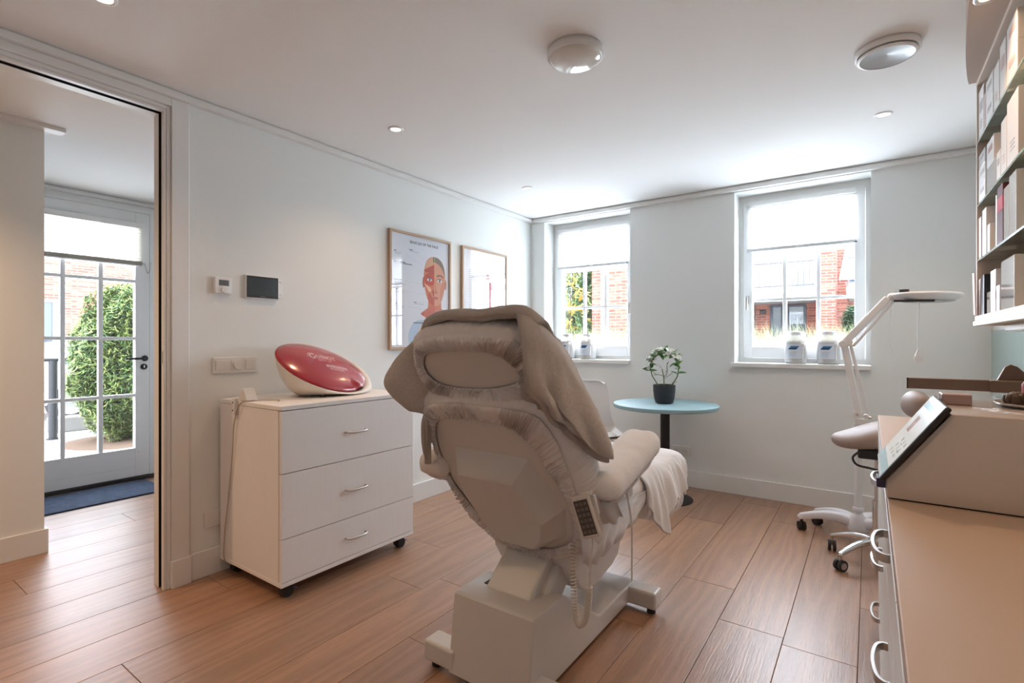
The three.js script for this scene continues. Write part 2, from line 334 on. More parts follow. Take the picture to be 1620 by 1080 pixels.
// ------------------------------------------------------------------ windows in the back wall
function makeWindow(n, w, handleRight) {
  const g = structureGroup(`window_${n}`, [(w.x0 + w.x1) / 2, WY0, DB]);
  const { x0, x1 } = w, y0 = 1.068, y1 = WY1, f0 = 4.63, f1 = 4.71;
  part(g, 'frame', [bx(x0, x0 + 0.032, y0, y1, f0, f1), bx(x1 - 0.032, x1, y0, y1, f0, f1), bx(x0 + 0.032, x1 - 0.032, y1 - 0.045, y1, f0, f1), bx(x0 + 0.032, x1 - 0.032, y0, y0 + 0.035, f0, f1), bx(x0, x0 + 0.06, y0, y1, f1, f1 + 0.03), bx(x1 - 0.06, x1, y0, y1, f1, f1 + 0.03), bx(x0 + 0.06, x1 - 0.06, y1 - 0.07, y1, f1, f1 + 0.03), bx(x0 + 0.06, x1 - 0.06, y0, y0 + 0.06, f1, f1 + 0.03)], M.paint);
  const s0 = x0 + 0.035, s1 = x1 - 0.035, sy0 = y0 + 0.038, sy1 = y1 - 0.048, k0 = f0 - 0.012, k1 = f1 - 0.012, sw = 0.066, sb = 0.09;
  const sash = part(g, 'sash', [bx(s0, s0 + sw, sy0, sy1, k0, k1, 0.003), bx(s1 - sw, s1, sy0, sy1, k0, k1, 0.003), bx(s0 + sw, s1 - sw, sy1 - 0.07, sy1, k0 + 0.0004, k1, 0.003), bx(s0 + sw, s1 - sw, sy0, sy0 + sb, k0 + 0.0004, k1, 0.003)], M.door);
  const gx0 = s0 + sw, gx1 = s1 - sw, gy0 = sy0 + sb, gy1 = sy1 - 0.07, cw = (gx1 - gx0) / 3, rows = [gy0, 1.585, 1.968, gy1];
  for (let i = 1; i < 3; i++) part(sash, 'glazing_bar', bx(gx0 + cw * i - 0.013, gx0 + cw * i + 0.013, gy0, gy1, 4.655, 4.695, 0.003), M.door);
  for (let j = 1; j < 3; j++) part(sash, 'glazing_bar', bx(gx0, gx1, rows[j] - 0.012, rows[j] + 0.012, 4.657, 4.693, 0.003), M.door);
  for (let i = 0; i < 3; i++) for (let j = 0; j < 3; j++) part(sash, 'pane', bx(gx0 + cw * i, gx0 + cw * (i + 1), rows[j], rows[j + 1], 4.674, 4.676), M.glass);
  const hx = handleRight ? s1 - 0.03 : s0 + 0.03;
  part(g, 'handle', [bx(hx - 0.011, hx + 0.011, 1.555, 1.62, k0 - 0.01, k0, 0.003), rod([hx, 1.605, k0 - 0.01], [hx, 1.605, k0 - 0.042], 0.007), bar([hx, 1.61, k0 - 0.042], [hx, 1.50, k0 - 0.046], 0.012, 0.017, new THREE.Vector3(0, 0, 1), 0.004)], M.steel);
  part(g, 'sill', bx(x0 - 0.028, x1 + 0.002, WY0, 1.068, DB - 0.035, 4.64, 0.004), M.paint);
  return g;
}
makeWindow(1, W1, true); makeWindow(2, W2, false);

function pleated(x0, x1, y0, y1, d, n) {                            // honeycomb cloth folded n times
  const front = surface((u, v) => { const t = v * n, k = Math.abs((t % 1) - 0.5) * 2; return V(lerp(x0, x1, u), lerp(y0, y1, v), d - 0.008 * (1 - k)); }, 1, n * 2);
  return front.toNonIndexed();
}
function flatten(g) { g.computeVertexNormals(); return g; }
for (const [w, label] of [[W1, 'white pleated blind half drawn on the window nearer the posters'], [W2, 'white pleated blind half drawn on the window behind the magnifier lamp']]) {
  const x0 = w.x0 + 0.068, x1 = w.x1 - 0.09, t = thing('pleated_blind', label, 'blind', [(x0 + x1) / 2, 1.985, 4.60]);
  part(t, 'head_rail', bx(x0 - 0.004, x1 + 0.004, 2.365, 2.39, 4.597, 4.617, 0.003), M.white);
  part(t, 'pleated_cloth', flatten(pleated(x0, x1, 2.005, 2.366, 4.610, 18)), M.blind);
  part(t, 'bottom_rail', bx(x0 - 0.004, x1 + 0.004, 1.982, 2.008, 4.596, 4.617, 0.003), M.rail);
  part(t, 'pull_tab', bx((x0 + x1) / 2 - 0.02, (x0 + x1) / 2 + 0.02, 1.994, 2.0, 4.590, 4.597, 0.002), M.white);
  part(t, 'end_cap', bx(x1 - 0.012, x1 + 0.006, 1.984, 1.992, 4.594, 4.60, 0.001), M.rubber);
}

// ------------------------------------------------------------------ the hall beyond the doorway
structure('wall_hall', bx(-4.11, -3.972, 0, CEIL, DN, 0.866), M.wall);
structure('baseboard_hall', [bx(-3.972, -3.957, 0, 0.14, DN, 0.882, 0.003), bx(-4.11, -3.9725, 0, 0.14, 0.8665, 0.882)], M.paint);
structure('trim_4', [bx(-3.99, -3.905, 2.478, CEIL, DN, 0.95, 0.003)], M.paint);
structure('wall_hall_end', bx(HX, XI, 0, CEIL, 2.15, 2.27), M.wall);
const DD0 = 0.965, DD1 = 1.90, DTOP = 2.398;                          // the outer door
structure('wall_entrance', [bx(HX - T, HX, 0, CEIL, DN, DD0 - 0.05), bx(HX - T, HX, 0, CEIL, DD1 + 0.05, DB), bx(HX - T, HX, DTOP + 0.04, CEIL, DD0 - 0.05, DD1 + 0.05)], M.wall);
structure('trim_5', [bx(HX, HX + 0.04, 2.46, 2.49, DN, 2.15, 0.003), bx(HX, HX + 0.028, 2.489, CEIL, DN, 2.15)], M.paint);
{
  const g = structureGroup('door_1', [HX, 0, (DD0 + DD1) / 2]);
  const xf = HX + 0.012, xo = HX - 0.046;
  part(g, 'frame', [bx(HX - 0.08, HX + 0.004, 0.03, DTOP + 0.04, DD1 + 0.004, DD1 + 0.05), bx(HX - 0.10, HX - 0.05, 0.03, DTOP + 0.04, DD1 - 0.02, DD1 + 0.004), bx(HX - 0.08, HX + 0.004, 0.03, DTOP + 0.04, DD0 - 0.05, DD0 - 0.004), bx(HX - 0.10, HX - 0.05, 0.03, DTOP + 0.04, DD0 - 0.004, DD0 + 0.02), bx(HX - 0.08, HX + 0.003, DTOP + 0.004, DTOP + 0.04, DD0 - 0.004, DD1 + 0.004)], M.door);
  part(g, 'threshold', bx(HX - 0.09, HX + 0.03, 0, 0.03, DD0 - 0.05, DD1 + 0.05, 0.004), M.rubber, 'black threshold strip');
  const gy0 = 0.285, gy1 = 2.27, gd0 = 1.055, gd1 = 1.79;
  const leaf = part(g, 'door_leaf', [bx(xo, xf, 0.033, DTOP, gd1, DD1, 0.003), bx(xo, xf, 0.033, DTOP, DD0, gd0, 0.003), bx(xo, xf - 0.0003, gy1, DTOP, gd0, gd1), bx(xo, xf - 0.0003, 0.119, gy0, gd0, gd1, 0.002), bx(xo, xf - 0.005, 0.113, 0.119, gd0, gd1), bx(xo, xf - 0.0003, 0.033, 0.113, gd0, gd1, 0.002)], M.door);
  const bars = [1.29, 1.542], ys = [0.757, 1.267, 1.78];
  for (const d of bars) part(leaf, 'glazing_bar', bx(xo + 0.008, xf - 0.008, gy0, gy1, d - 0.016, d + 0.016, 0.003), M.door);
  for (const y of ys) part(leaf, 'glazing_bar', bx(xo + 0.01, xf - 0.01, y - 0.014, y + 0.014, gd0, gd1, 0.003), M.door);
  const D = [gd0, ...bars, gd1], Y = [gy0, ...ys, gy1];
  for (let i = 0; i < 3; i++) for (let j = 0; j < 4; j++) part(leaf, 'pane', bx(HX - 0.019, HX - 0.017, Y[j], Y[j + 1], D[i], D[i + 1]), M.glass);
  const h = part(g, 'handle', [lathe([[0, 0], [0.026, 0], [0.026, 0.006], [0, 0.006]], [0, 0, 0]).rotateZ(-Math.PI / 2).translate(xf, 1.087, -1.862), rod([xf, 1.087, 1.862], [xf + 0.05, 1.087, 1.862], 0.009), rod([xf + 0.05, 1.087, 1.868], [xf + 0.05, 1.087, 1.70], 0.0095)], M.black, 'black lever handle');
  part(g, 'lock', [lathe([[0, 0], [0.026, 0], [0.026, 0.006], [0, 0.006]], [0, 0, 0]).rotateZ(-Math.PI / 2).translate(xf, 1.012, -1.856)], M.black);
  part(g, 'lock_cylinder', bx(xf + 0.006, xf + 0.012, 1.0, 1.026, 1.851, 1.861, 0.002), M.chrome);
  part(g, 'doorstop_pin', rod([xf, 0.25, 1.815], [xf + 0.02, 0.25, 1.815], 0.006), M.white);
}
{
  const t = thing('door_blind', 'cream pleated blind hanging on the glazed hall door', 'blind', [HX + 0.035, 1.92, 1.42]);
  const d0 = 0.99, d1 = 1.832;
  part(t, 'head_rail', bx(HX + 0.014, HX + 0.05, 2.253, 2.30, d0, d1, 0.004), M.paint);
  const n = 20, x = HX + 0.030;
  const g = surface((u, v) => { const q = v * n, k = Math.abs((q % 1) - 0.5) * 2; return V(x + 0.008 * (1 - k), lerp(1.955, 2.255, v), lerp(d0 + 0.004, d1 - 0.004, u)); }, 1, n * 2).toNonIndexed(); g.computeVertexNormals();
  part(t, 'pleated_cloth', g, M.blindCream);
  part(t, 'bottom_rail', bx(HX + 0.02, HX + 0.048, 1.925, 1.957, d0, d1, 0.003), M.railBrown);
  part(t, 'rail_lip', bx(HX + 0.02, HX + 0.046, 1.914, 1.925, d0, d1, 0.003), M.white);
  const beads = []; const ch = new THREE.CatmullRomCurve3([V(HX + 0.02, 1.945, 1.838), V(HX + 0.022, 1.943, 1.858), V(HX + 0.022, 1.89, 1.872), V(HX + 0.022, 1.862, 1.885), V(HX + 0.022, 1.89, 1.90), V(HX + 0.03, 1.96, 1.905)]);
  for (let i = 0; i <= 34; i++) { const p = ch.getPoint(i / 34); beads.push(new THREE.SphereGeometry(0.0036, 6, 5).translate(p.x, p.y, p.z)); }
  part(t, 'bead_chain', beads, M.steel);
}
single('door_mat', uvMetres(bx(HX + 0.09, -4.79, 0, 0.012, 0.95, 1.835, 0.004)), std(0xffffff, 1, { map: scaled(matTex, 2.2, 2.2), bumpMap: scaled(terryBump, 3, 3), bumpScale: 0.004 }), 'charcoal blue door mat on the hall floor', 'mat', [-5.05, 0, 1.4]);

// ------------------------------------------------------------------ ceiling fittings
function downlight(x, d, label, cd, coneDeg = 62) {
  const t = thing('downlight', label, 'ceiling spot', [x, CEIL, d], 'recessed downlights');
  part(t, 'trim_ring', lathe([[0.030, -0.001], [0.032, -0.006], [0.041, -0.006], [0.045, -0.001], [0.045, 0.0]], [x, CEIL, d], 32), M.white);
  part(t, 'lamp', disc(0.0295, 0.003, [x, CEIL - 0.0022, d], 24), new THREE.MeshStandardMaterial({ color: 0xffffff, emissive: lin(1, 0.83, 0.62), emissiveIntensity: 2.2 }));
  const s = new THREE.SpotLight(WARM, cd, 0, coneDeg * Math.PI / 180, 0.9, 2); s.name = 'downlight_beam';
  s.position.set(0, -0.012, 0); s.target.position.set(0, -2, 0); s.castShadow = true; s.shadow.radius = 2; t.add(s, s.target);
}
downlight(-2.30, 0.664, 'small recessed ceiling spot at the top edge above the doorway', SPOT_CD);
downlight(-2.30, 2.073, 'small lit ceiling spot above the drawer chest', SPOT_CD);
downlight(-2.30, 3.49, 'small lit ceiling spot above the two posters', SPOT_CD);
downlight(0.06, 3.495, 'small lit ceiling spot beside the product shelves', SPOT_CD);
downlight(0.06, 2.07, 'lit ceiling spot over the counter, beyond the top of the picture', SPOT_CD);
downlight(0.06, 0.664, 'lit ceiling spot over the near end of the counter', SPOT_CD);
downlight(-1.12, -0.4, 'lit ceiling spot behind the viewer', SPOT_CD);
downlight(-3.45, 0.05, 'lit ceiling spot in the hall beside the doorway', HALL_CD);
{
  const t = thing('ceiling_dome', 'round white dome fitting on the ceiling above the treatment chair', 'ceiling light', [-1.045, CEIL, 1.96]);
  part(t, 'base', lathe([[0.10, 0], [0.118, -0.002], [0.121, -0.03], [0.112, -0.036]], [-1.045, CEIL, 1.96], 48), M.white);
  part(t, 'diffuser', lathe([[0.112, -0.034], [0.105, -0.047], [0.085, -0.058], [0.05, -0.066], [0, -0.069]], [-1.045, CEIL, 1.96], 48), phy([0.72, 0.70, 0.66], 0.12, { clearcoat: 1, clearcoatRoughness: 0.05 }), 'glossy frosted dome');
}
{
  const c = [0.06, CEIL, 2.72], t = thing('air_valve', 'round white air valve with grey dish near the shelves', 'vent', c);
  part(t, 'ring', lathe([[0.10, 0], [0.118, -0.001], [0.119, -0.022], [0.108, -0.026], [0.106, -0.022]], c, 48), M.white);
  part(t, 'collar', lathe([[0.106, -0.03], [0.109, -0.033], [0.107, -0.038], [0.098, -0.04]], c, 48), M.white);
  part(t, 'dish', lathe([[0.098, -0.039], [0.06, -0.030], [0, -0.024]], c, 48), std([0.42, 0.43, 0.44], 0.3, { metalness: 0.3 }), 'satin grey dish');
}

// ------------------------------------------------------------------ drawer chest on castors
{
  const x0 = -2.862, x1 = -2.272, d0 = 1.338, d1 = 2.188;
  const t = thing('drawer_chest', 'white three-drawer chest on black castors against the left wall', 'chest', [(x0 + x1) / 2, 0, (d0 + d1) / 2]);
  part(t, 'side_panel', bx(x0, x1 - 0.024, 0.092, 0.91, d0, d0 + 0.018, 0.001), M.laminate);
  part(t, 'side_panel', bx(x0, x1 - 0.024, 0.092, 0.91, d1 - 0.018, d1, 0.001), M.laminate);
  part(t, 'back_panel', bx(x0, x0 + 0.01, 0.092, 0.91, d0 + 0.018, d1 - 0.018), M.laminate);
  part(t, 'top', bx(x0, x1, 0.912, 0.932, d0 - 0.001, d1 + 0.001, 0.0015), M.laminate);
  part(t, 'bottom', bx(x0, x1, 0.072, 0.092, d0 - 0.001, d1 + 0.001, 0.0015), M.laminate);
  const hz = [[0.612, 0.908], [0.301, 0.608], [0.0955, 0.297]], hy = [0.758, 0.452, 0.196];
  hz.forEach(([a, b], i) => {
    const dr = part(t, 'drawer', bx(x1 - 0.020, x1 - 0.001, a, b, d0 + 0.0015, d1 - 0.0015, 0.001), M.laminate);
    const dc = (d0 + d1) / 2, y = hy[i];
    part(dr, 'handle', tube([[x1 - 0.002, y, dc - 0.064], [x1 + 0.018, y, dc - 0.062], [x1 + 0.029, y, dc - 0.045], [x1 + 0.033, y, dc], [x1 + 0.029, y, dc + 0.045], [x1 + 0.018, y, dc + 0.062], [x1 - 0.002, y, dc + 0.064]], 0.0055, 48, 10), M.steel, 'satin steel bow handle');
  });
  for (const [x, d] of [[x1 - 0.06, d0 + 0.06], [x1 - 0.06, d1 - 0.06], [x0 + 0.06, d0 + 0.06], [x0 + 0.06, d1 - 0.06]]) {
    const c = part(t, 'castor', [new THREE.CylinderGeometry(0.027, 0.027, 0.045, 24).rotateZ(Math.PI / 2).translate(x, 0.027, -d), bx(x - 0.026, x + 0.026, 0.05, 0.072, d - 0.03, d + 0.02, 0.004)], M.rubber);
    part(c, 'brake_pedal', bar([x + 0.0, 0.04, d + 0.02], [x + 0.012, 0.028, d + 0.05], 0.006, 0.02), std([0.12, 0.10, 0.24], 0.4));
  }
}
// red domed appliance on the chest: a tilted cream bowl closed by a red lid
{
  const C = [-2.587, 1.083, 1.797], ax = 0.168, ad = 0.297, sx = -0.82, sd = -0.17;
  const rimAt = (f, k = 1, cx = 0, cd = 0) => { const x = cx + ax * k * Math.cos(f), d = cd + ad * k * Math.sin(f); return [C[0] + x, C[1] + sx * x + sd * d, C[2] + d]; };
  const N = new THREE.Vector3(-sx, 1, sd).normalize();              // normal of the tilted plane; z = -d
  const t = thing('facial_appliance', 'egg-shaped cream appliance with glossy red lid on the drawer chest', 'appliance', [-2.585, 0.932, 1.80]);
  const bowl = surface((u, v) => {
    const f = u * Math.PI * 2, r = rimAt(f), b = [-2.60 + 0.125 * Math.cos(f), 0.941, 1.84 + 0.20 * Math.sin(f)];
    const k = v, out = Math.sin(Math.pow(k, 0.8) * Math.PI) * 0.030;
    return V(lerp(b[0], r[0], k) + Math.cos(f) * out, lerp(b[1], r[1], Math.pow(k, 1.15)), lerp(b[2], r[2], k) + Math.sin(f) * out);
  }, 96, 24, true);
  const base = surface((u, v) => V(-2.60 + 0.125 * v * Math.cos(-u * 2 * Math.PI), 0.941, 1.84 + 0.20 * v * Math.sin(-u * 2 * Math.PI)), 64, 2, true);
  const lip = surface((u, v) => { const f = u * Math.PI * 2; const o = rimAt(f, 1), i = rimAt(f, 0.935, -0.004, -0.016); const p = V(...o).lerp(V(...i), v); return p.addScaledVector(N, 0.005 * Math.sin(v * Math.PI) - 0.004 * v); }, 96, 8, true);
  part(t, 'bowl', [bowl, base, lip], std([0.78, 0.71, 0.63], 0.35), 'cream bowl');
  const print = canvasTexture(1024, 640, (g, w, h) => {
    g.fillStyle = '#a3101f'; g.fillRect(0, 0, w, h);
    g.fillStyle = '#f1dfe0'; g.textBaseline = 'alphabetic';
    g.font = '92px serif'; g.fillText('G', 368, 322); g.font = '70px serif'; g.fillText('UINOT', 436, 318);
    g.beginPath(); g.strokeStyle = '#f1dfe0'; g.lineWidth = 5; g.arc(402, 290, 46, Math.PI * 0.9, Math.PI * 1.75); g.stroke();
    g.font = '20px sans-serif'; g.fillText('INSTITUT · PARIS', 440, 348);
    g.font = 'bold 36px serif'; g.fillText('HYDRADERM', 486, 420);
    g.font = '21px sans-serif'; g.fillText('CELLULAR ENERGY', 508, 446);
  });
  const lidMat = phy(0xffffff, 0.22, { map: print, clearcoat: 0.8, clearcoatRoughness: 0.12 });
  const lid = surface((u, v) => {
    const f = -u * Math.PI * 2, k = v; let p = V(...rimAt(f, 0.93 * k, -0.004 * k, -0.016 * k));
    let hgt = 0.040 * Math.pow(Math.max(0, 1 - k * k), 0.62);
    const ff = ((f % (2 * Math.PI)) + 2 * Math.PI) % (2 * Math.PI); const da = Math.abs(ff - 0.62);
    hgt += 0.020 * Math.exp(-da * da / 0.012) * smooth(0.62, 0.97, k);
    return p.addScaledVector(N, hgt + 0.001);
  }, 128, 40, true);
  { const p = lid.attributes.position, uv = lid.attributes.uv; for (let i = 0; i < p.count; i++) { const d = -p.getZ(i) - C[2], x = p.getX(i) - C[0]; uv.setXY(i, 0.5 + (d + 0.012) / (2 * ad), 0.5 - x / (2 * ax) * 1.0); } }
  part(t, 'lid', lid, lidMat, 'glossy dark red lid with white lettering');
  const seam = []; for (let i = 0; i <= 24; i++) { const a = i / 24, d = lerp(-0.13, 0.21, a), x = -0.02 - 0.075 * Math.sin(a * Math.PI) + 0.04 * (1 - a); const k = Math.min(0.98, Math.hypot((x + 0.004) / (0.93 * ax), (d + 0.016) / (0.93 * ad))); seam.push(V(C[0] + x, C[1] + sx * x + sd * d, C[2] + d).addScaledVector(N, 0.040 * Math.pow(1 - k * k, 0.62) + 0.0012)); }
  part(t, 'lid_seam', tube(seam, 0.0012, 60, 6), std([0.16, 0.01, 0.02], 0.5), 'dark curved seam line');
  for (const [x, d] of [[-2.50, 1.72], [-2.50, 1.98], [-2.70, 1.72], [-2.70, 1.98]]) part(t, 'foot', disc(0.012, 0.010, [x, 0.937, d], 16), M.rubber);
}
// corner socket block and its cable on the chest's top edge
{
  const t = thing('socket_block', 'small white triangular socket block on the near edge of the chest', 'socket', [-2.655, 0.932, 1.345]);
  const g = extrude([[-0.047, 0], [0.047, 0], [0.012, 0.062], [-0.012, 0.062]], null, 0.05, 0.004).rotateY(0).translate(-2.645, 0.936, -1.40);
  part(t, 'body', [g, bx(-2.70, -2.67, 0.862, 0.948, 1.318, 1.337, 0.004)], M.plastic);
  for (const y of [0.885, 0.925]) part(t, 'contact_hole', disc(0.004, 0.002, [0, 0, 0], 12).rotateX(Math.PI / 2).translate(-2.686, y, -1.3172), M.rubber);
}
single('power_cable', tube([[-2.47, 0.9345, 1.44], [-2.52, 0.9345, 1.47], [-2.60, 0.9345, 1.41], [-2.59, 0.938, 1.36], [-2.62, 0.928, 1.328], [-2.68, 0.84, 1.325], [-2.71, 0.66, 1.328], [-2.76, 0.40, 1.33], [-2.80, 0.20, 1.33], [-2.80, 0.078, 1.334], [-2.77, 0.055, 1.36], [-2.70, 0.05, 1.42], [-2.62, 0.055, 1.50]], 0.0028, 160, 8), std([0.50, 0.42, 0.34], 0.6), 'thin grey cable hanging down the near side of the chest', 'cable', [-2.7, 0.05, 1.34]);

// ------------------------------------------------------------------ things on the left wall
{
  const t = thing('thermostat', 'small white room thermostat with grey display and dial', 'thermostat', [XL, 1.5, 1.352]);
  part(t, 'body', bx(XL, XL + 0.026, 1.499, 1.587, 1.309, 1.395, 0.004), M.white);
  part(t, 'display', bx(XL + 0.025, XL + 0.0268, 1.541, 1.572, 1.328, 1.380, 0.0005), std([0.13, 0.14, 0.145], 0.25), 'grey display');
  part(t, 'dial', disc(0.013, 0.012, [0, 0, 0], 24).rotateZ(Math.PI / 2).translate(XL + 0.03, 1.519, -1.352), M.plastic);
}
{
  const t = thing('wall_display', 'black wall touch display in a white bezel beside the thermostat', 'display', [XL, 1.49, 1.59]);
  part(t, 'bezel', bx(XL, XL + 0.022, 1.484, 1.617, 1.474, 1.668, 0.004), M.white);
  const scr = canvasTexture(512, 320, (g, w, h) => { g.fillStyle = '#080a0b'; g.fillRect(0, 0, w, h); g.fillStyle = '#1d2526'; g.fillRect(26, 26, w - 52, h - 70); g.fillStyle = '#6c6c68'; g.fillRect(w / 2 - 40, h - 24, 80, 9); });
  part(t, 'screen', quad([XL + 0.0225, 1.489, 1.478], [XL + 0.0225, 1.489, 1.664], [XL + 0.0225, 1.612, 1.664], [XL + 0.0225, 1.612, 1.478]), phy(0xffffff, 0.35, { map: scr, clearcoat: 0.25, clearcoatRoughness: 0.1 }), 'glossy black screen');
  part(t, 'wall_plate', [bx(XL, XL + 0.012, 1.50, 1.60, 1.668, 1.696, 0.002)], M.white);
  for (const y of [1.515, 1.588]) part(t, 'clip', bx(XL + 0.012, XL + 0.015, y, y + 0.005, 1.670, 1.690), M.steel);
}
{
  const t = thing('switch_panel', 'white triple switch plate with round dimmer above the chest', 'switch', [XL, 1.06, 1.427]);
  part(t, 'plate', bx(XL, XL + 0.009, 1.066, 1.154, 1.305, 1.548, 0.004), M.plastic);
  for (const d of [1.347, 1.507]) part(t, 'rocker', bar([XL + 0.009, 1.085, d], [XL + 0.013, 1.137, d], 0.006, 0.056, new THREE.Vector3(1, 0, 0), 0.001), M.plastic);
  part(t, 'dimmer_insert', bx(XL + 0.008, XL + 0.012, 1.083, 1.138, 1.399, 1.455, 0.002), M.plastic);
  part(t, 'dimmer_knob', disc(0.02, 0.016, [0, 0, 0], 32).rotateZ(Math.PI / 2).translate(XL + 0.018, 1.111, -1.427), M.plastic);
}
{
  const t = thing('wall_socket', 'white single wall socket low beside the chest', 'socket', [XL, 0.25, 1.30]);
  part(t, 'plate', bx(XL, XL + 0.010, 0.252, 0.335, 1.262, 1.345, 0.003), M.plastic);
  part(t, 'insert', disc(0.021, 0.006, [0, 0, 0], 24).rotateZ(Math.PI / 2).translate(XL + 0.011, 0.293, -1.303), M.plastic);
}
function framed(name, label, d0, d1, y0, y1, draw, W, H) {
  const t = thing(name, label, 'poster', [XL, y0, (d0 + d1) / 2], 'framed anatomy posters');
  const x0 = XL + 0.001, x1 = XL + 0.026, w = 0.019;
  part(t, 'frame_rail', bx(x0, x1, y1 - w, y1, d0, d1, 0.0015), M.frameWood); part(t, 'frame_rail', bx(x0, x1, y0, y0 + w, d0, d1, 0.0015), M.frameWood);
  part(t, 'frame_stile', bx(x0, x1, y0 + w, y1 - w, d0, d0 + w, 0.0015), M.frameWood); part(t, 'frame_stile', bx(x0, x1, y0 + w, y1 - w, d1 - w, d1, 0.0015), M.frameWood);
  const xp = XL + 0.014, a = d0 + w - 0.002, b = d1 - w + 0.002, c = y0 + w - 0.002, e = y1 - w + 0.002;
  part(t, 'print', quad([xp, c, a], [xp, c, b], [xp, e, b], [xp, e, a]), std(0xffffff, 0.7, { map: canvasTexture(W, H, draw) }));
  part(t, 'glazing', bx(xp + 0.004, xp + 0.006, c, e, a, b), M.glass, 'clear front glass');
}
framed('anatomy_poster', 'framed anatomy print titled MUSCLES OF THE FACE, with large half-skinned face', 2.516, 3.178, 1.18, 2.068, (g, w, h) => {
  g.fillStyle = '#dfe3ec'; g.fillRect(0, 0, w, h);
  g.fillStyle = '#20242b'; g.font = 'bold 33px sans-serif'; g.textAlign = 'center'; g.fillText('MUSCLES OF THE FACE', w * 0.55, h * 0.072);
  g.textAlign = 'left';
  // call-outs on the left
  const note = (x, y, n, b) => { g.fillStyle = '#3a3f48'; g.fillRect(x, y, b, 6); g.fillStyle = '#9aa1ad'; for (let i = 0; i < n; i++) g.fillRect(x + 6, y + 14 + i * 12, 60 + hash(i, Math.round(y)) * 70, 3); };
  note(36, 150, 2, 26); note(210, 122, 1, 46); note(36, 240, 1, 130); note(140, 250, 0, 100); note(36, 390, 3, 90); note(36, 470, 2, 40); note(265, 570, 1, 34); note(36, 590, 4, 36);
  g.strokeStyle = '#bcc2cc'; g.lineWidth = 1.4;
  for (const [x0, y0, x1, y1] of [[170, 170, 440, 270], [260, 130, 500, 240], [240, 255, 420, 330], [170, 400, 430, 410], [110, 480, 450, 500], [300, 575, 500, 560], [190, 610, 470, 640]]) { g.beginPath(); g.moveTo(x0, y0); g.lineTo(x1, y1); g.stroke(); }
  const cx = w * 0.735, cy = 405; g.save(); g.translate(cx, cy - 22); g.scale(1.14, 1.14); g.translate(-cx, -cy);
  const headPath = () => { g.beginPath(); g.moveTo(cx, cy - 205); g.bezierCurveTo(cx + 95, cy - 205, cx + 128, cy - 120, cx + 122, cy - 30); g.bezierCurveTo(cx + 118, cy + 70, cx + 88, cy + 130, cx + 60, cy + 165); g.bezierCurveTo(cx + 30, cy + 190, cx - 30, cy + 190, cx - 60, cy + 165); g.bezierCurveTo(cx - 88, cy + 130, cx - 118, cy + 70, cx - 122, cy - 30); g.bezierCurveTo(cx - 128, cy - 120, cx - 95, cy - 205, cx, cy - 205); g.closePath(); };
  // neck and shoulders
  g.save(); g.beginPath(); g.moveTo(cx - 72, cy + 120); g.lineTo(cx - 78, cy + 200); g.lineTo(cx - 160, cy + 250); g.quadraticCurveTo(cx, cy + 345, cx + 160, cy + 250); g.lineTo(cx + 78, cy + 200); g.lineTo(cx + 72, cy + 120); g.closePath(); g.clip();
  g.fillStyle = '#c9806a'; g.fillRect(cx, cy, 170, 340); g.fillStyle = '#b9513f'; g.fillRect(cx - 170, cy, 170, 340);
  g.strokeStyle = '#e0a184'; g.lineWidth = 4; for (let i = 0; i < 9; i++) { g.beginPath(); g.moveTo(cx - 10 - i * 9, cy + 120); g.lineTo(cx - 6 - i * 16, cy + 330); g.stroke(); } g.restore();
  // ears
  g.fillStyle = '#b77560'; g.beginPath(); g.ellipse(cx + 124, cy + 5, 13, 42, 0, 0, 7); g.fill(); g.fillStyle = '#a8543f'; g.beginPath(); g.ellipse(cx - 124, cy + 5, 13, 42, 0, 0, 7); g.fill();
  g.save(); headPath(); g.clip();
  g.fillStyle = '#d39a80'; g.fillRect(cx, cy - 220, 150, 440);
  g.fillStyle = '#7f746a'; g.beginPath(); g.moveTo(cx, cy - 210); g.quadraticCurveTo(cx + 110, cy - 200, cx + 130, cy - 60); g.lineTo(cx + 118, cy - 60); g.quadraticCurveTo(cx + 80, cy - 150, cx, cy - 165); g.fill();
  g.fillStyle = '#cf7a5c'; g.fillRect(cx - 150, cy - 220, 150, 440);
  g.fillStyle = '#d8a486'; g.beginPath(); g.moveTo(cx, cy - 210); g.quadraticCurveTo(cx - 100, cy - 190, cx - 122, cy - 90); g.lineTo(cx, cy - 150); g.fill();
  g.fillStyle = '#5d8a58'; g.fillRect(cx - 20, cy - 206, 20, 46);
  // muscle bands
  g.strokeStyle = '#b23a30'; g.lineWidth = 7; for (let i = 0; i < 12; i++) { g.beginPath(); g.moveTo(cx - 8 - i * 9, cy - 60 - i * 2); g.lineTo(cx - 12 - i * 9.4, cy - 140 + i * 4); g.stroke(); }
  g.strokeStyle = '#c2483a'; g.lineWidth = 8; for (let i = 0; i < 4; i++) { g.beginPath(); g.ellipse(cx - 58, cy - 22, 30 + i * 10, 20 + i * 8, 0, 0, 7); g.stroke(); }
  g.strokeStyle = '#efc9a6'; g.lineWidth = 4; for (let i = 0; i < 7; i++) { g.beginPath(); g.moveTo(cx - 112 + i * 10, cy + 14 + i * 4); g.lineTo(cx - 40 + i * 4, cy + 96 + i * 4); g.stroke(); }
  g.strokeStyle = '#ad3f33'; g.lineWidth = 5; for (let i = 0; i < 5; i++) { g.beginPath(); g.ellipse(cx, cy + 118, 40 + i * 9, 20 + i * 9, 0, Math.PI * 0.5, Math.PI * 1.5); g.stroke(); }
  g.strokeStyle = '#e7b592'; g.lineWidth = 5; g.beginPath(); g.moveTo(cx, cy - 210); g.lineTo(cx, cy + 190); g.stroke();
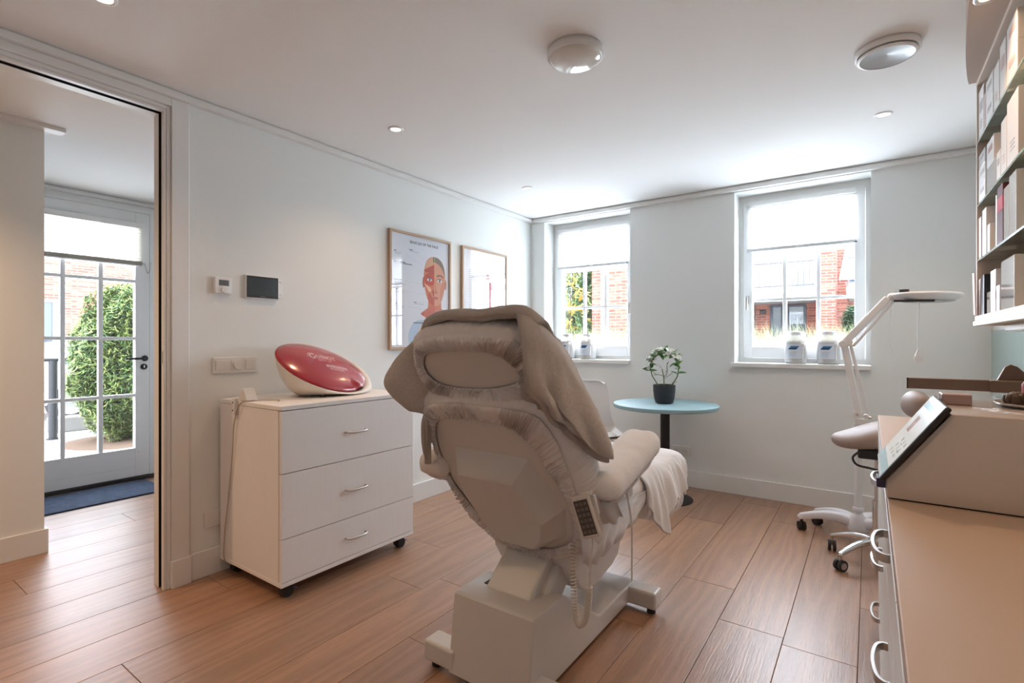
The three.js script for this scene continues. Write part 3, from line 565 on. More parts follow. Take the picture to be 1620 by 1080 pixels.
  g.fillStyle = '#b9765f'; g.beginPath(); g.moveTo(cx + 6, cy - 30); g.lineTo(cx + 14, cy + 60); g.lineTo(cx + 34, cy + 72); g.lineTo(cx + 4, cy + 84); g.fill();
  g.fillStyle = '#c88a72'; g.beginPath(); g.ellipse(cx + 92, cy + 70, 28, 90, 0.2, 0, 7); g.fill();
  g.restore();
  // eyes, brow, nose, mouth
  for (const s of [-1, 1]) { g.fillStyle = '#eee7e2'; g.beginPath(); g.ellipse(cx + s * 58, cy - 20, 28, 12, 0, 0, 7); g.fill(); g.fillStyle = '#42566b'; g.beginPath(); g.arc(cx + s * 58, cy - 20, 11, 0, 7); g.fill(); g.strokeStyle = '#3a2b28'; g.lineWidth = 5; g.beginPath(); g.ellipse(cx + s * 58, cy - 20, 30, 15, 0, Math.PI, 0); g.stroke(); }
  g.strokeStyle = '#4d352d'; g.lineWidth = 8; g.beginPath(); g.moveTo(cx + 22, cy - 52); g.quadraticCurveTo(cx + 64, cy - 78, cx + 104, cy - 46); g.stroke();
  g.fillStyle = '#8e4b3c'; g.beginPath(); g.ellipse(cx + 16, cy + 78, 7, 4, 0, 0, 7); g.ellipse(cx - 16, cy + 78, 7, 4, 0, 0, 7); g.fill();
  g.fillStyle = '#c4716a'; g.beginPath(); g.moveTo(cx - 44, cy + 120); g.quadraticCurveTo(cx - 12, cy + 102, cx, cy + 110); g.quadraticCurveTo(cx + 12, cy + 102, cx + 44, cy + 120); g.quadraticCurveTo(cx, cy + 148, cx - 44, cy + 120); g.fill();
  g.strokeStyle = '#7d3a36'; g.lineWidth = 3; g.beginPath(); g.moveTo(cx - 44, cy + 120); g.lineTo(cx + 44, cy + 120); g.stroke();
  g.restore();
  // lower panel
  g.fillStyle = '#b8cde4'; g.beginPath(); g.arc(w * 0.5, 880, 160, 0, 7); g.fill(); g.fillStyle = '#5d6672'; g.fillRect(w * 0.36, 745, 210, 8);
  g.fillStyle = '#efb98d'; for (let i = 0; i < 5; i++) g.fillRect(w * 0.46 + i * 22, 800 - [10, 24, 30, 22, 4][i], 16, 90); g.fillRect(w * 0.46, 850, 106, 70);
}, 720, 960);
framed('muscle_poster', 'smaller framed print of a whole muscular figure, nearer the window corner', 3.323, 3.983, 1.18, 2.066, (g, w, h) => {
  g.fillStyle = '#e6eaf1'; g.fillRect(0, 0, w, h);
  const cx = w * 0.56; g.fillStyle = '#c98a8c';
  g.beginPath(); g.ellipse(cx, 230, 24, 32, 0, 0, 7); g.fill();
  g.fillStyle = '#b0484e'; g.fillRect(cx - 62, 270, 124, 70); g.fillStyle = '#bf6a6d'; g.beginPath(); g.moveTo(cx - 58, 335); g.lineTo(cx + 58, 335); g.lineTo(cx + 42, 460); g.lineTo(cx - 42, 460); g.fill();
  g.fillStyle = '#b85a5f'; for (const s of [-1, 1]) { g.beginPath(); g.moveTo(cx + s * 62, 275); g.lineTo(cx + s * 84, 300); g.lineTo(cx + s * 92, 480); g.lineTo(cx + s * 74, 480); g.lineTo(cx + s * 60, 330); g.fill(); g.beginPath(); g.moveTo(cx + s * 4, 455); g.lineTo(cx + s * 48, 455); g.lineTo(cx + s * 40, 690); g.lineTo(cx + s * 44, 720); g.lineTo(cx + s * 14, 720); g.fill(); }
  g.strokeStyle = '#efd8d8'; g.lineWidth = 3; for (let i = 0; i < 14; i++) { g.beginPath(); g.moveTo(cx - 50, 345 + i * 26); g.lineTo(cx + 50, 352 + i * 26); g.stroke(); }
  g.fillStyle = '#a3a9b5'; for (let i = 0; i < 34; i++) { g.fillRect(80, 180 + i * 17, 60 + hash(i, 3) * 60, 4); if (i % 2) g.fillRect(w - 150, 190 + i * 17, 50 + hash(i, 8) * 50, 4); }
}, 640, 860);

// ------------------------------------------------------------------ window jars
{
  const lab = canvasTexture(256, 256, (g, w, h) => { g.fillStyle = '#cfd8e2'; g.fillRect(0, 0, w, h); g.fillStyle = '#2f6f9f'; g.beginPath(); g.moveTo(40, 100); g.lineTo(90, 40); g.lineTo(220, 40); g.lineTo(170, 100); g.fill(); g.fillStyle = '#173b56'; g.beginPath(); g.moveTo(40, 100); g.lineTo(66, 70); g.lineTo(196, 70); g.lineTo(170, 100); g.fill(); g.fillStyle = '#8b96a4'; for (let i = 0; i < 4; i++) g.fillRect(60, 140 + i * 24, 120 - i * 10, 5); });
  const jarMat = phy([0.80, 0.80, 0.79], 0.2, { transmission: 0.5, thickness: 0 }), powder = std([0.52, 0.45, 0.41], 0.95);
  const mk = (x, d, label) => {
    const t = thing('powder_jar', label, 'jar', [x, 1.068, d], 'plastic jars on the window sills');
    const at = [x, 1.068, d];
    part(t, 'jar_body', lathe([[0, 0], [0.068, 0], [0.076, 0.010], [0.078, 0.05], [0.078, 0.15], [0.074, 0.185], [0.060, 0.208], [0.046, 0.217], [0.045, 0.228]], at, 40), jarMat);
    part(t, 'contents', lathe([[0, 0.006], [0.064, 0.006], [0.072, 0.014], [0.0745, 0.05], [0.0745, 0.145], [0.068, 0.172], [0.03, 0.178], [0, 0.176]], at, 40), powder, 'pale powder filling');
    part(t, 'lid', lathe([[0.05, 0.226], [0.052, 0.228], [0.052, 0.246], [0.049, 0.249], [0, 0.249]], at, 40), M.white);
    part(t, 'label', surface((u, v) => { const a = lerp(-0.75, 0.75, u) + YAW * -0.2; return V(x + 0.0788 * Math.sin(a), 1.068 + lerp(0.04, 0.155, v), d - 0.0788 * Math.cos(a)); }, 16, 1), std(0xffffff, 0.5, { map: lab }), 'pale label with a blue slanted mark');
    part(t, 'scoop', [rod([x + 0.052, 1.10, d - 0.062], [x + 0.052, 1.20, d - 0.062], 0.006), ball(0.018, [x + 0.05, 1.215, d - 0.06], 1, 1, 0.6, 12, 8)], M.plastic);
  };
  mk(-2.505, 4.535, 'white powder jar nearest the posters on the left window sill');
  mk(-2.272, 4.535, 'white powder jar at mid-sill of the left window');
  mk(-0.473, 4.535, 'white powder jar at mid-sill of the right window');
  mk(-0.258, 4.535, 'white powder jar beside the magnifier lamp arm on the right window sill');
}
{
  const t = thing('triple_socket', 'white triple wall socket behind the blue table', 'socket', [-1.375, 0.25, DB]);
  part(t, 'plate', bx(-1.50, -1.258, 0.255, 0.338, DB - 0.01, DB, 0.003), M.plastic);
  for (let i = 0; i < 3; i++) { const x = -1.459 + i * 0.08; const s = part(t, 'insert', [lathe([[0.0, -0.001], [0.019, -0.001], [0.021, 0.004], [0.024, 0.004], [0.025, 0]], [0, 0, 0], 24).rotateX(Math.PI / 2).translate(x, 0.297, -(DB - 0.01))], std([0.72, 0.71, 0.70], 0.35)); for (const k of [-0.008, 0.008]) part(s, 'contact_hole', disc(0.003, 0.002, [0, 0, 0], 10).rotateX(Math.PI / 2).translate(x + k, 0.297, -(DB - 0.0105)), M.rubber); }
}

// ------------------------------------------------------------------ round blue table and plant
const TB = [-1.325, 0, 3.99];
{
  const t = thing('round_table', 'round pale blue table on a single black pedestal below the windows', 'table', TB);
  part(t, 'table_top', lathe([[0, 0.720], [0.396, 0.720], [0.40, 0.724], [0.40, 0.746], [0.397, 0.75], [0, 0.75]], TB, 72), M.tableBlue);
  part(t, 'pedestal', disc(0.036, 0.70, [TB[0], 0.37, TB[2]], 24), M.black);
  part(t, 'top_plate', disc(0.11, 0.008, [TB[0], 0.716, TB[2]], 24), M.black);
  part(t, 'foot', lathe([[0, 0], [0.21, 0], [0.21, 0.006], [0.17, 0.014], [0.05, 0.024], [0, 0.026]], TB, 48), M.black);
}
{
  const c = [-1.335, 0.75, 4.0], t = thing('potted_plant', 'white-flowering plant trained on a hoop in a black pot', 'plant', c);
  part(t, 'pot', lathe([[0, 0], [0.058, 0], [0.068, 0.006], [0.079, 0.045], [0.085, 0.10], [0.086, 0.146], [0.082, 0.147], [0.080, 0.13]], c, 48), M.pot);
  part(t, 'soil', disc(0.081, 0.01, [c[0], c[1] + 0.128, c[2]], 32), M.soil);
  const hoop = []; for (let i = 0; i <= 24; i++) { const a = -0.15 * Math.PI + i / 24 * 1.3 * Math.PI; hoop.push([c[0] + 0.138 * Math.cos(a) * 0.92, 1.02 + 0.128 * Math.sin(a) + 0.0, c[2] - 0.05 * Math.cos(a)]); }
  hoop.unshift([c[0] + 0.05, 0.885, c[2]]); hoop.push([c[0] - 0.045, 0.885, c[2]]);
  const curve = new THREE.CatmullRomCurve3(hoop.map(p => V(...p)));
  part(t, 'vine', new THREE.TubeGeometry(curve, 80, 0.0042, 7), M.stem);
  part(t, 'shoot', [tube([[c[0], 0.88, c[2]], [c[0] - 0.004, 0.95, c[2]], [c[0] - 0.02, 1.02, c[2] + 0.01]], 0.0038, 20, 6), tube([[c[0] - 0.003, 0.955, c[2]], [c[0] + 0.02, 0.985, c[2]], [c[0] + 0.022, 1.05, c[2]]], 0.003, 20, 6), tube([[c[0], 0.945, c[2]], [c[0] + 0.06, 0.985, c[2] - 0.02], [c[0] + 0.075, 1.0, c[2] - 0.02]], 0.002, 20, 6), tube([[c[0], 0.965, c[2]], [c[0] - 0.05, 0.975, c[2]], [c[0] - 0.085, 0.97, c[2]]], 0.0025, 20, 6), tube([[c[0] + 0.02, 0.885, c[2]], [c[0] + 0.07, 0.905, c[2]], [c[0] + 0.10, 0.93, c[2]]], 0.002, 20, 6)], M.stem);
  // leaves: oval, folded along the rib
  const leafGeo = (len, wid) => surface((u, v) => { const s = u, w = Math.sin(Math.PI * Math.pow(s, 0.8)) * wid * (v - 0.5); return new THREE.Vector3(w, Math.abs(w) * 0.35 + s * s * -0.02 * 0.5 * len / 0.06, s * len); }, 8, 4);
  const place = (g, p, dir, roll) => { const z = dir.clone().normalize(), up = new THREE.Vector3(0.13, 1, 0.2); const x = new THREE.Vector3().crossVectors(up, z).normalize(), y = new THREE.Vector3().crossVectors(z, x); g.rotateZ(roll); g.applyMatrix4(new THREE.Matrix4().makeBasis(x, y, z)); return g.translate(p.x, p.y, p.z); };
  for (let i = 0; i < 46; i++) {
    const k = i / 46, s = lerp(0.08, 0.92, k), p = curve.getPoint(s), a = rnd() * 6.28;
    const out = p.clone().sub(V(c[0], 1.02, c[2])).normalize();
    const dir = out.multiplyScalar(i % 3 ? 0.7 : -0.35).add(new THREE.Vector3(Math.cos(a) * 0.6, rr(-0.2, 0.8), Math.sin(a) * 0.6));
    part(t, 'leaf', place(leafGeo(rr(0.05, 0.085), rr(0.026, 0.042)), p, dir, rr(-0.7, 0.7)), rnd() < 0.6 ? M.leaf : M.leafLight);
  }
  for (const [dx, y, a] of [[0.004, 0.99, 0.4], [-0.02, 1.02, 2.0], [0.022, 1.05, 1.2], [-0.06, 0.97, 3.0]]) part(t, 'leaf', place(leafGeo(0.045, 0.014), V(c[0] + dx, y, c[2]), new THREE.Vector3(Math.cos(a), 0.9, 0.3), 0), M.leaf);
  // flowers: five pointed petals on a short tube, in clusters on the upper arc
  const flower = () => { const L = []; for (let k = 0; k < 5; k++) { const g = surface((u, v) => { const w = Math.sin(Math.PI * Math.min(1, u * 0.92 + 0.06)) * 0.0078 * (v - 0.5) * 2; return new THREE.Vector3(w, u * 0.006 + Math.abs(w) * 0.2, 0.003 + u * 0.026); }, 4, 2); g.rotateY(k * Math.PI * 2 / 5); L.push(g); } L.push(new THREE.CylinderGeometry(0.004, 0.0025, 0.018, 6).translate(0, -0.009, 0)); return join(L); };
  for (let i = 0; i < 64; i++) {
    const s = i < 52 ? lerp(0.28, 0.78, rnd()) : lerp(0.74, 0.88, rnd()), p = curve.getPoint(s);
    const o = p.clone().sub(V(c[0], 1.0, c[2])).normalize(); const q = p.addScaledVector(o, rr(0.002, 0.034)).add(new THREE.Vector3(rr(-0.02, 0.02), rr(-0.008, 0.02), rr(-0.026, 0.03)));
    const g = flower(); const dir = o.add(new THREE.Vector3(rr(-0.6, 0.6), rr(-0.2, 0.5), rr(0, 0.9))).normalize(); g.applyQuaternion(new THREE.Quaternion().setFromUnitVectors(new THREE.Vector3(0, 1, 0), dir)); g.translate(q.x, q.y, q.z);
    part(t, 'flower', g, M.petal);
  }
}

// ------------------------------------------------------------------ white shell chair beside the table
{
  const cx = -1.83, cd = 3.72, t = thing('shell_chair', 'white moulded shell chair with seat pad between treatment chair and table', 'chair', [cx, 0, cd]);
  const F = new THREE.Vector3(0.64, 0, 0.77), R = new THREE.Vector3(0.77, 0, -0.64);  // forward, right (z = -d)
  const at = (r, f, y) => V(cx, y, cd).addScaledVector(R, r).addScaledVector(F, f);
  const prof = [[0.23, 0.505, 0.20], [0.20, 0.495, 0.225], [0.10, 0.475, 0.24], [-0.05, 0.47, 0.245], [-0.15, 0.49, 0.24], [-0.19, 0.56, 0.215], [-0.21, 0.66, 0.195], [-0.225, 0.77, 0.185], [-0.24, 0.87, 0.17], [-0.245, 0.905, 0.155], [-0.235, 0.912, 0.145]];
  const sh = (u, v, off) => { const [f, y, w] = spline(prof, v); const a = (u - 0.5) * 2; const back = smooth(0.4, 0.7, v); return at(a * w, f + back * a * a * 0.055 + off * back, y + (1 - back) * Math.pow(Math.abs(a), 5) * 0.028 * smooth(0.95, 0.6, v) - off * (1 - back) - back * Math.pow(Math.abs(a), 6) * 0.03 * smooth(0.8, 1, v)); };
  part(t, 'seat_shell', [surface((u, v) => sh(u, v, 0.007), 30, 44), surface((u, v) => sh(1 - u, v, -0.007), 30, 44), surface((u, v) => sh(0, u, lerp(-0.007, 0.007, v)), 44, 1), surface((u, v) => sh(1, u, lerp(0.007, -0.007, v)), 44, 1), surface((u, v) => sh(u, 1, lerp(0.007, -0.007, v)), 30, 1)], M.white);
  part(t, 'seat_pad', surface((u, v) => { const a = u * Math.PI * 2, k = Math.sin(v * Math.PI / 2); return at(0.185 * k * Math.cos(a), 0.04 + 0.175 * k * Math.sin(a), 0.492 + 0.024 * Math.pow(Math.cos(v * Math.PI / 2), 0.5)); }, 48, 12, true), std([0.74, 0.73, 0.70], 0.4), 'pale leather seat pad');
  part(t, 'pedestal', lathe([[0.22, 0], [0.22, 0.008], [0.12, 0.02], [0.03, 0.05], [0.024, 0.1], [0.024, 0.40], [0.05, 0.455], [0.09, 0.468]], [cx, 0, cd], 40), M.chrome);
}

// ------------------------------------------------------------------ treatment chair, seen from behind
{
  const CX = -1.09, t = thing('treatment_chair', 'reclining beige treatment chair under fitted covers, in the middle of the room', 'treatment chair', [CX, 0, 1.9]);
  // base: a low sled with a tall rear tower and four feet
  const prof = [[1.392, 0.03], [1.424, 0.306], [1.436, 0.314], [1.63, 0.312], [1.645, 0.306], [1.915, 0.118], [1.94, 0.110], [2.315, 0.108], [2.322, 0.10], [2.322, 0.03]];
  const sled = extrude(prof, null, 0.336, 0.010, 3); sled.translate(0, 0, -0.168); sled.rotateY(Math.PI / 2); sled.translate(CX, 0, 0);   // (d, y) -> (-z, y)
  part(t, 'base', toCreasedNormals(sled, 0.6), M.shell);
  for (const s of [-1, 1]) {
    part(t, 'base_foot', bx(CX + s * 0.15, CX + s * 0.302, 0.03, 0.108, 1.392, 1.478, 0.012, 3), M.shell);
    part(t, 'base_foot', bx(CX + s * 0.15, CX + s * 0.305, 0.03, 0.106, 2.232, 2.322, 0.012, 3), M.shell);
    for (const d of [1.435, 2.277]) part(t, 'foot_pad', disc(0.02, 0.03, [CX + s * 0.27, 0.015, d], 20), M.rubber);
  }
  part(t, 'slot_gap_dark', bx(CX - 0.122, CX + 0.095, 0.305, 0.3165, 1.535, 1.60, 0.004), M.rubber);  // black slab on the base, its colour standing for the dark of a gap
  // slanted lift arm
  const arm = new RoundedBoxGeometry(0.20, 0.34, 0.07, 3, 0.012).rotateX(-0.86).translate(CX, 0.395, -1.665);
  part(t, 'lift_arm', arm, M.shell);
  const arm2 = new RoundedBoxGeometry(0.235, 0.30, 0.12, 3, 0.02).rotateX(-0.9).translate(CX + 0.01, 0.36, -1.74);
  part(t, 'lift_arm_cover', arm2, M.shell);
  // mechanism cover below the seat
  const mech = extrude([[1.66, 0.55], [1.68, 0.40], [1.75, 0.30], [1.80, 0.262], [1.86, 0.25], [1.95, 0.26], [2.05, 0.275], [2.11, 0.30], [2.135, 0.34], [2.14, 0.55]], null, 0.34, 0.012, 3); mech.translate(0, 0, -0.17); mech.rotateY(Math.PI / 2); mech.translate(CX, 0, 0);
  part(t, 'mechanism_cover', toCreasedNormals(mech, 0.6), std([0.76, 0.74, 0.72], 0.4));

  // frame of the back: x across, s up the back, n out of its rear
  const SD = -0.452, SY = 0.892;
  const back = (x, s, n) => V(CX + x, 0.45 + SY * s + SD * n, 1.65 + SD * s - SY * n);
  const shellOut = [[-0.205, 0.566], [-0.107, 0.583], [0.0, 0.582], [0.085, 0.570], [0.145, 0.535], [0.185, 0.465], [0.222, 0.392], [0.248, 0.315], [0.255, 0.225], [0.226, 0.10], [0.118, 0.022], [0.007, 0.010], [-0.105, 0.020], [-0.185, 0.094], [-0.228, 0.17], [-0.270, 0.262], [-0.282, 0.385], [-0.270, 0.482], [-0.243, 0.540]];
  const headOut = [[-0.229, 0.773], [-0.208, 0.812], [-0.165, 0.831], [-0.087, 0.838], [0.02, 0.838], [0.092, 0.832], [0.145, 0.810], [0.174, 0.779], [0.184, 0.751], [0.165, 0.725], [0.083, 0.702], [-0.002, 0.692], [-0.117, 0.692], [-0.187, 0.706], [-0.221, 0.736]];
  // hard shell with a raised facetted middle
  const ctr = [-0.01, 0.30];
  const bulgeOut = [[-0.189, 0.444], [0.142, 0.440], [0.236, 0.245], [0.205, 0.11], [0.105, 0.035], [-0.095, 0.035], [-0.17, 0.120], [-0.215, 0.262]], bulgeIn = [[-0.172, 0.358], [0.078, 0.356], [0.150, 0.19], [0.12, 0.095], [0.07, 0.05], [-0.075, 0.05], [-0.135, 0.13], [-0.176, 0.25]];
  const ringPts = (L, n) => L.map(([x, s]) => back(x, s, n));
  const polyRing = (A, B) => { const P = []; const k = A.length; for (let i = 0; i < k; i++) { const a = A[i], b = A[(i + 1) % k], c = B[(i + 1) % k], e = B[i]; P.push(a, e, c, a, c, b); } const g = new THREE.BufferGeometry(); g.setAttribute('position', new THREE.Float32BufferAttribute(P.flatMap(p => [p.x, p.y, p.z]), 3)); g.computeVertexNormals(); g.setAttribute('uv', new THREE.Float32BufferAttribute(new Float32Array(P.length * 2), 2)); return g; };
  const fan = (A, c) => { const P = []; for (let i = 0; i < A.length; i++) P.push(A[i], c, A[(i + 1) % A.length]); const g = new THREE.BufferGeometry(); g.setAttribute('position', new THREE.Float32BufferAttribute(P.flatMap(p => [p.x, p.y, p.z]), 3)); g.computeVertexNormals(); g.setAttribute('uv', new THREE.Float32BufferAttribute(new Float32Array(P.length * 2), 2)); return g; };
  const fine = []; for (let i = 0; i < 96; i++) fine.push(loop(shellOut, i / 96));
  const plate = surface((u, v) => { const [x, s] = loop(shellOut, u); const k = v; return back(lerp(x + (x - ctr[0]) * 0.09, ctr[0] + (x - ctr[0]) * 0.1, k), lerp(s + (s - ctr[1]) * 0.07, ctr[1] + (s - ctr[1]) * 0.1, k), -0.002 + 0.006 * smooth(0.05, 0.14, k)); }, 120, 16, true);
  const hub = back(ctr[0], ctr[1], 0.0035);
  const plateCap = fan(fine.map(([x, s]) => back(ctr[0] + (x - ctr[0]) * 0.1, ctr[1] + (s - ctr[1]) * 0.1, 0.004)), hub);
  const O = ringPts(bulgeOut, 0.004), I = ringPts(bulgeIn, 0.052);
  const bz = (A, B, k) => A.map((p, i) => p.clone().lerp(B[i], k));
  part(t, 'back_shell', [plate, plateCap], M.shell);
  part(t, 'back_shell_boss', [polyRing(O, bz(O, I, 0.94)), polyRing(bz(O, I, 0.94), ringPts(bulgeIn.map(([x, s]) => [lerp(x, 0, 0.03), lerp(s, 0.2, 0.03)]), 0.0535)), fan(ringPts(bulgeIn.map(([x, s]) => [lerp(x, 0, 0.03), lerp(s, 0.2, 0.03)]), 0.0535), back(-0.01, 0.2, 0.0535))], M.shell, 'raised facetted middle of the rear shell');
  const headN = -0.03;
  part(t, 'headrest_plate', surface((u, v) => { const [x, s] = loop(headOut, u); return back(lerp(x + (x + 0.02) * 0.10, -0.02, v), lerp(s + (s - 0.765) * 0.22, 0.765, v), headN - 0.002 + 0.004 * smooth(0.06, 0.16, v)); }, 96, 12, true), M.shell);
  part(t, 'hinge_pin', [rod(back(0.03, 0.018, 0.012), back(0.075, 0.018, 0.012), 0.008), bx(CX - 0.12, CX + 0.13, 0.44, 0.50, 1.66, 1.75, 0.01)], M.steel);

  // fitted covers with gathered elastic edges
  function gathered(inner, outer, n0, thick, folds, amp, seedN, crown) {
    const nt = 960, nq = 40;
    const wr = (u, k) => { const ph = u * folds + 1.2 * noise(u * 26 + seedN, 3) + 0.22 * noise(u * 50, k * 2 + seedN); const a = Math.sin(ph * Math.PI * 2); return (0.55 + 0.45 * noise(u * 17 + 4, seedN)) * (1 - Math.pow(Math.abs(a), 0.7) * 1.6) + 0.35 * noise(u * folds * 1.7, k * 4 + seedN); };
    const cxy = inner.reduce((a, p) => [a[0] + p[0] / inner.length, a[1] + p[1] / inner.length], [0, 0]);
    return surface((u, v) => {
      const a = loop(inner, u), b = loop(outer, u); let x, s, n;
      const vi = 0.52, vs = 0.80;
      if (v < vi) {                                                  // rear band, from the elastic hem outwards
        const k = v / vi, e = 1 - Math.pow(1 - k, 1.25);
        x = lerp(a[0], b[0], e * 0.94); s = lerp(a[1], b[1], e * 0.94);
        const hem = 0.010 * Math.exp(-k * k / 0.006), fall = Math.pow(1 - k, 0.7) * smooth(0, 0.08, k) + 0.25 * smooth(0, 0.05, k);
        n = n0 + 0.006 + hem + crown * Math.sin(Math.PI * Math.min(1, k * 0.9)) + amp * wr(u, k) * fall + 0.003 * fbm(u * 40, k * 3 + seedN) * k;
        if (k < 0.015) n -= 0.010;
      } else if (v < vs) {                                           // round the side
        const k = (v - vi) / (vs - vi), f = k * Math.PI, r = thick / 2;
        const w = 0.94 + 0.06 * Math.sin(f) + (thick / 2) * Math.sin(f) * 0.9;
        x = cxy[0] + (b[0] - cxy[0]) * (0.94 + 0.06 * Math.min(1, k * 3)); s = cxy[1] + (b[1] - cxy[1]) * (0.94 + 0.06 * Math.min(1, k * 3));
        const len = Math.hypot(b[0] - cxy[0], b[1] - cxy[1]), o = r * 0.55 * Math.sin(f) + 0.004 * fbm(u * 60, k * 5 + seedN + 2) + amp * 0.45 * wr(u, 1 + k * 0.3) * Math.sin(f) * (1 - 0.5 * k);
        x += (b[0] - cxy[0]) / len * o; s += (b[1] - cxy[1]) / len * o; n = n0 + 0.006 - r * (1 - Math.cos(f));
      } else { const k = (v - vs) / (1 - vs); x = lerp(b[0], cxy[0], k); s = lerp(b[1], cxy[1], k); n = n0 + 0.006 - thick - 0.02 * Math.sin(k * Math.PI / 2); }
      return back(x, s, n);
    }, nt, nq, true);
  }
  const cushionOut = [[-0.235, 0.640], [-0.11, 0.655], [0.0, 0.655], [0.12, 0.652], [0.235, 0.635], [0.285, 0.55], [0.298, 0.44], [0.302, 0.32], [0.296, 0.20], [0.272, 0.085], [0.14, -0.015], [0.007, -0.03], [-0.13, -0.015], [-0.225, 0.06], [-0.265, 0.14], [-0.293, 0.25], [-0.300, 0.385], [-0.295, 0.5], [-0.285, 0.60]];
  part(t, 'back_cover', gathered(shellOut, cushionOut, 0, 0.15, 76, 0.016, 5, 0.012), M.sheet, 'beige fitted cover gathered round the rear shell');
  const headOuter = [[-0.262, 0.775], [-0.246, 0.845], [-0.205, 0.882], [-0.11, 0.898], [0.02, 0.900], [0.13, 0.898], [0.215, 0.882], [0.256, 0.835], [0.264, 0.77], [0.24, 0.695], [0.13, 0.655], [-0.005, 0.645], [-0.135, 0.648], [-0.22, 0.663], [-0.256, 0.705]];
  part(t, 'headrest_cover', gathered(headOut, headOuter, headN, 0.10, 66, 0.013, 11, 0.018), M.sheet, 'beige gathered cover on the headrest');

  // seat and leg rest under white covers
  const pleat = (p, nn) => 0.004 * fbm(p.x * 22, p.z * 14) + 0.006 * (1 - Math.abs(nn.y)) * Math.sin(-p.z * 85 + p.x * 30 + 2 * noise(p.z * 9, p.y * 6)) * smooth(0.64, 0.5, p.y);
  part(t, 'seat_cushion', softBox(CX - 0.292, CX + 0.292, 0.50, 0.665, 1.60, 2.52, 0.06, 64, pleat), M.sheetWhite, 'white seat cover');
  part(t, 'leg_rest', softBox(CX - 0.290, CX + 0.292, 0.325, 0.655, 2.44, 2.77, 0.11, 60, (p, nn) => 0.010 * Math.sin((p.x * 1.3 - p.z) * 95 + 3 * noise(p.x * 8, p.y * 7)) * (1 - Math.abs(nn.y)) * smooth(0.62, 0.45, p.y) + 0.006 * fbm(p.x * 12, p.z * 12)), M.sheetWhite, 'white gathered leg rest cover');
  part(t, 'seat_skirt', cloth([[[CX + 0.297, 0.60, 1.52], [CX + 0.300, 0.60, 1.66], [CX + 0.300, 0.60, 1.80], [CX + 0.300, 0.60, 1.98], [CX + 0.300, 0.60, 2.16]], [[CX + 0.292, 0.52, 1.56], [CX + 0.300, 0.50, 1.68], [CX + 0.302, 0.50, 1.80], [CX + 0.300, 0.51, 1.96], [CX + 0.296, 0.53, 2.10]], [[CX + 0.262, 0.45, 1.62], [CX + 0.262, 0.43, 1.70], [CX + 0.25, 0.425, 1.80], [CX + 0.255, 0.44, 1.93], [CX + 0.25, 0.47, 2.06]]], 60, 30, 0.004, (u, v) => 0.010 * Math.sin(u * 34 + 3 * noise(u * 5, v * 2)) * v + 0.004 * fbm(u * 18, v * 8)), M.sheetWhite, 'white side skirt of the seat cover');

  // arm rests
  for (const [s, d0, name] of [[1, 1.555, 'right'], [-1, 1.46, 'left']]) {
    const xm = CX + s * 0.338, len = 0.47, y0 = 0.725;
    const tilt = 0.23, place = p => { const d = -p.z - d0, y = p.y - y0; p.z = -(d0 + d * Math.cos(tilt) - y * Math.sin(tilt)); p.y = y0 + d * Math.sin(tilt) * 1.0 + y * Math.cos(tilt); };
    const a = part(t, 'arm_rest', softBox(xm - 0.078, xm + 0.078, y0 - 0.045, y0 + 0.065, d0, d0 + len, 0.05, 40, (p, nn) => {
      const low = smooth(y0 + 0.01, y0 - 0.04, p.y); return 0.006 * low * Math.sin((p.x + p.z * 1.7) * 130 + 4 * noise(p.x * 20, p.z * 20)) + 0.005 * fbm(p.x * 14, p.z * 10) - 0.012 * smooth(-0.2, -0.9, nn.y); }, place), s > 0 ? M.sheetWhite : M.sheet, 'padded arm rest in a gathered cover');
    const hem = []; for (let i = 0; i <= 60; i++) { const f = i / 60 * Math.PI * 2, c = Math.cos(f), q = Math.sin(f), w = 0.058, l = len / 2 - 0.03; const x = xm + w * Math.sign(c) * Math.pow(Math.abs(c), 0.4), d = d0 + len / 2 + l * Math.sign(q) * Math.pow(Math.abs(q), 0.4); const p = V(x, y0 - 0.037 + 0.003 * Math.sin(i * 5.3), d); place(p); hem.push(p); }
    part(a, 'elastic_hem', tube(hem, 0.005, 160, 6, true), s > 0 ? M.sheetWhite : M.sheet);
    part(t, 'arm_bracket', [bar([xm - s * 0.03, 0.66, d0 + 0.16], [CX + s * 0.25, 0.52, 1.74], 0.05, 0.03), bx(xm - 0.03, xm + 0.03, 0.665, 0.70, d0 + 0.10, d0 + 0.26, 0.008)], M.shell);
  }
  part(t, 'arm_cover_tail', cloth([[[-0.815, 0.70, 1.60], [-0.76, 0.695, 1.585], [-0.70, 0.70, 1.61]], [[-0.79, 0.66, 1.62], [-0.745, 0.65, 1.60], [-0.695, 0.665, 1.63]], [[-0.775, 0.625, 1.65], [-0.735, 0.61, 1.63], [-0.70, 0.635, 1.66]]], 24, 14, 0.004, (u, v) => 0.008 * Math.sin(u * 16) * v), M.sheetWhite);
  part(t, 'tie_strap', cloth([[[-0.712, 0.70, 1.72], [-0.708, 0.70, 1.723]], [[-0.700, 0.60, 1.735], [-0.696, 0.60, 1.737]], [[-0.698, 0.48, 1.735], [-0.694, 0.48, 1.737]], [[-0.698, 0.38, 1.735], [-0.695, 0.38, 1.737]]], 2, 24, 0.002, (u, v) => 0.003 * Math.sin(v * 9)), M.sheet, 'loose fabric tie hanging from the arm rest');
}
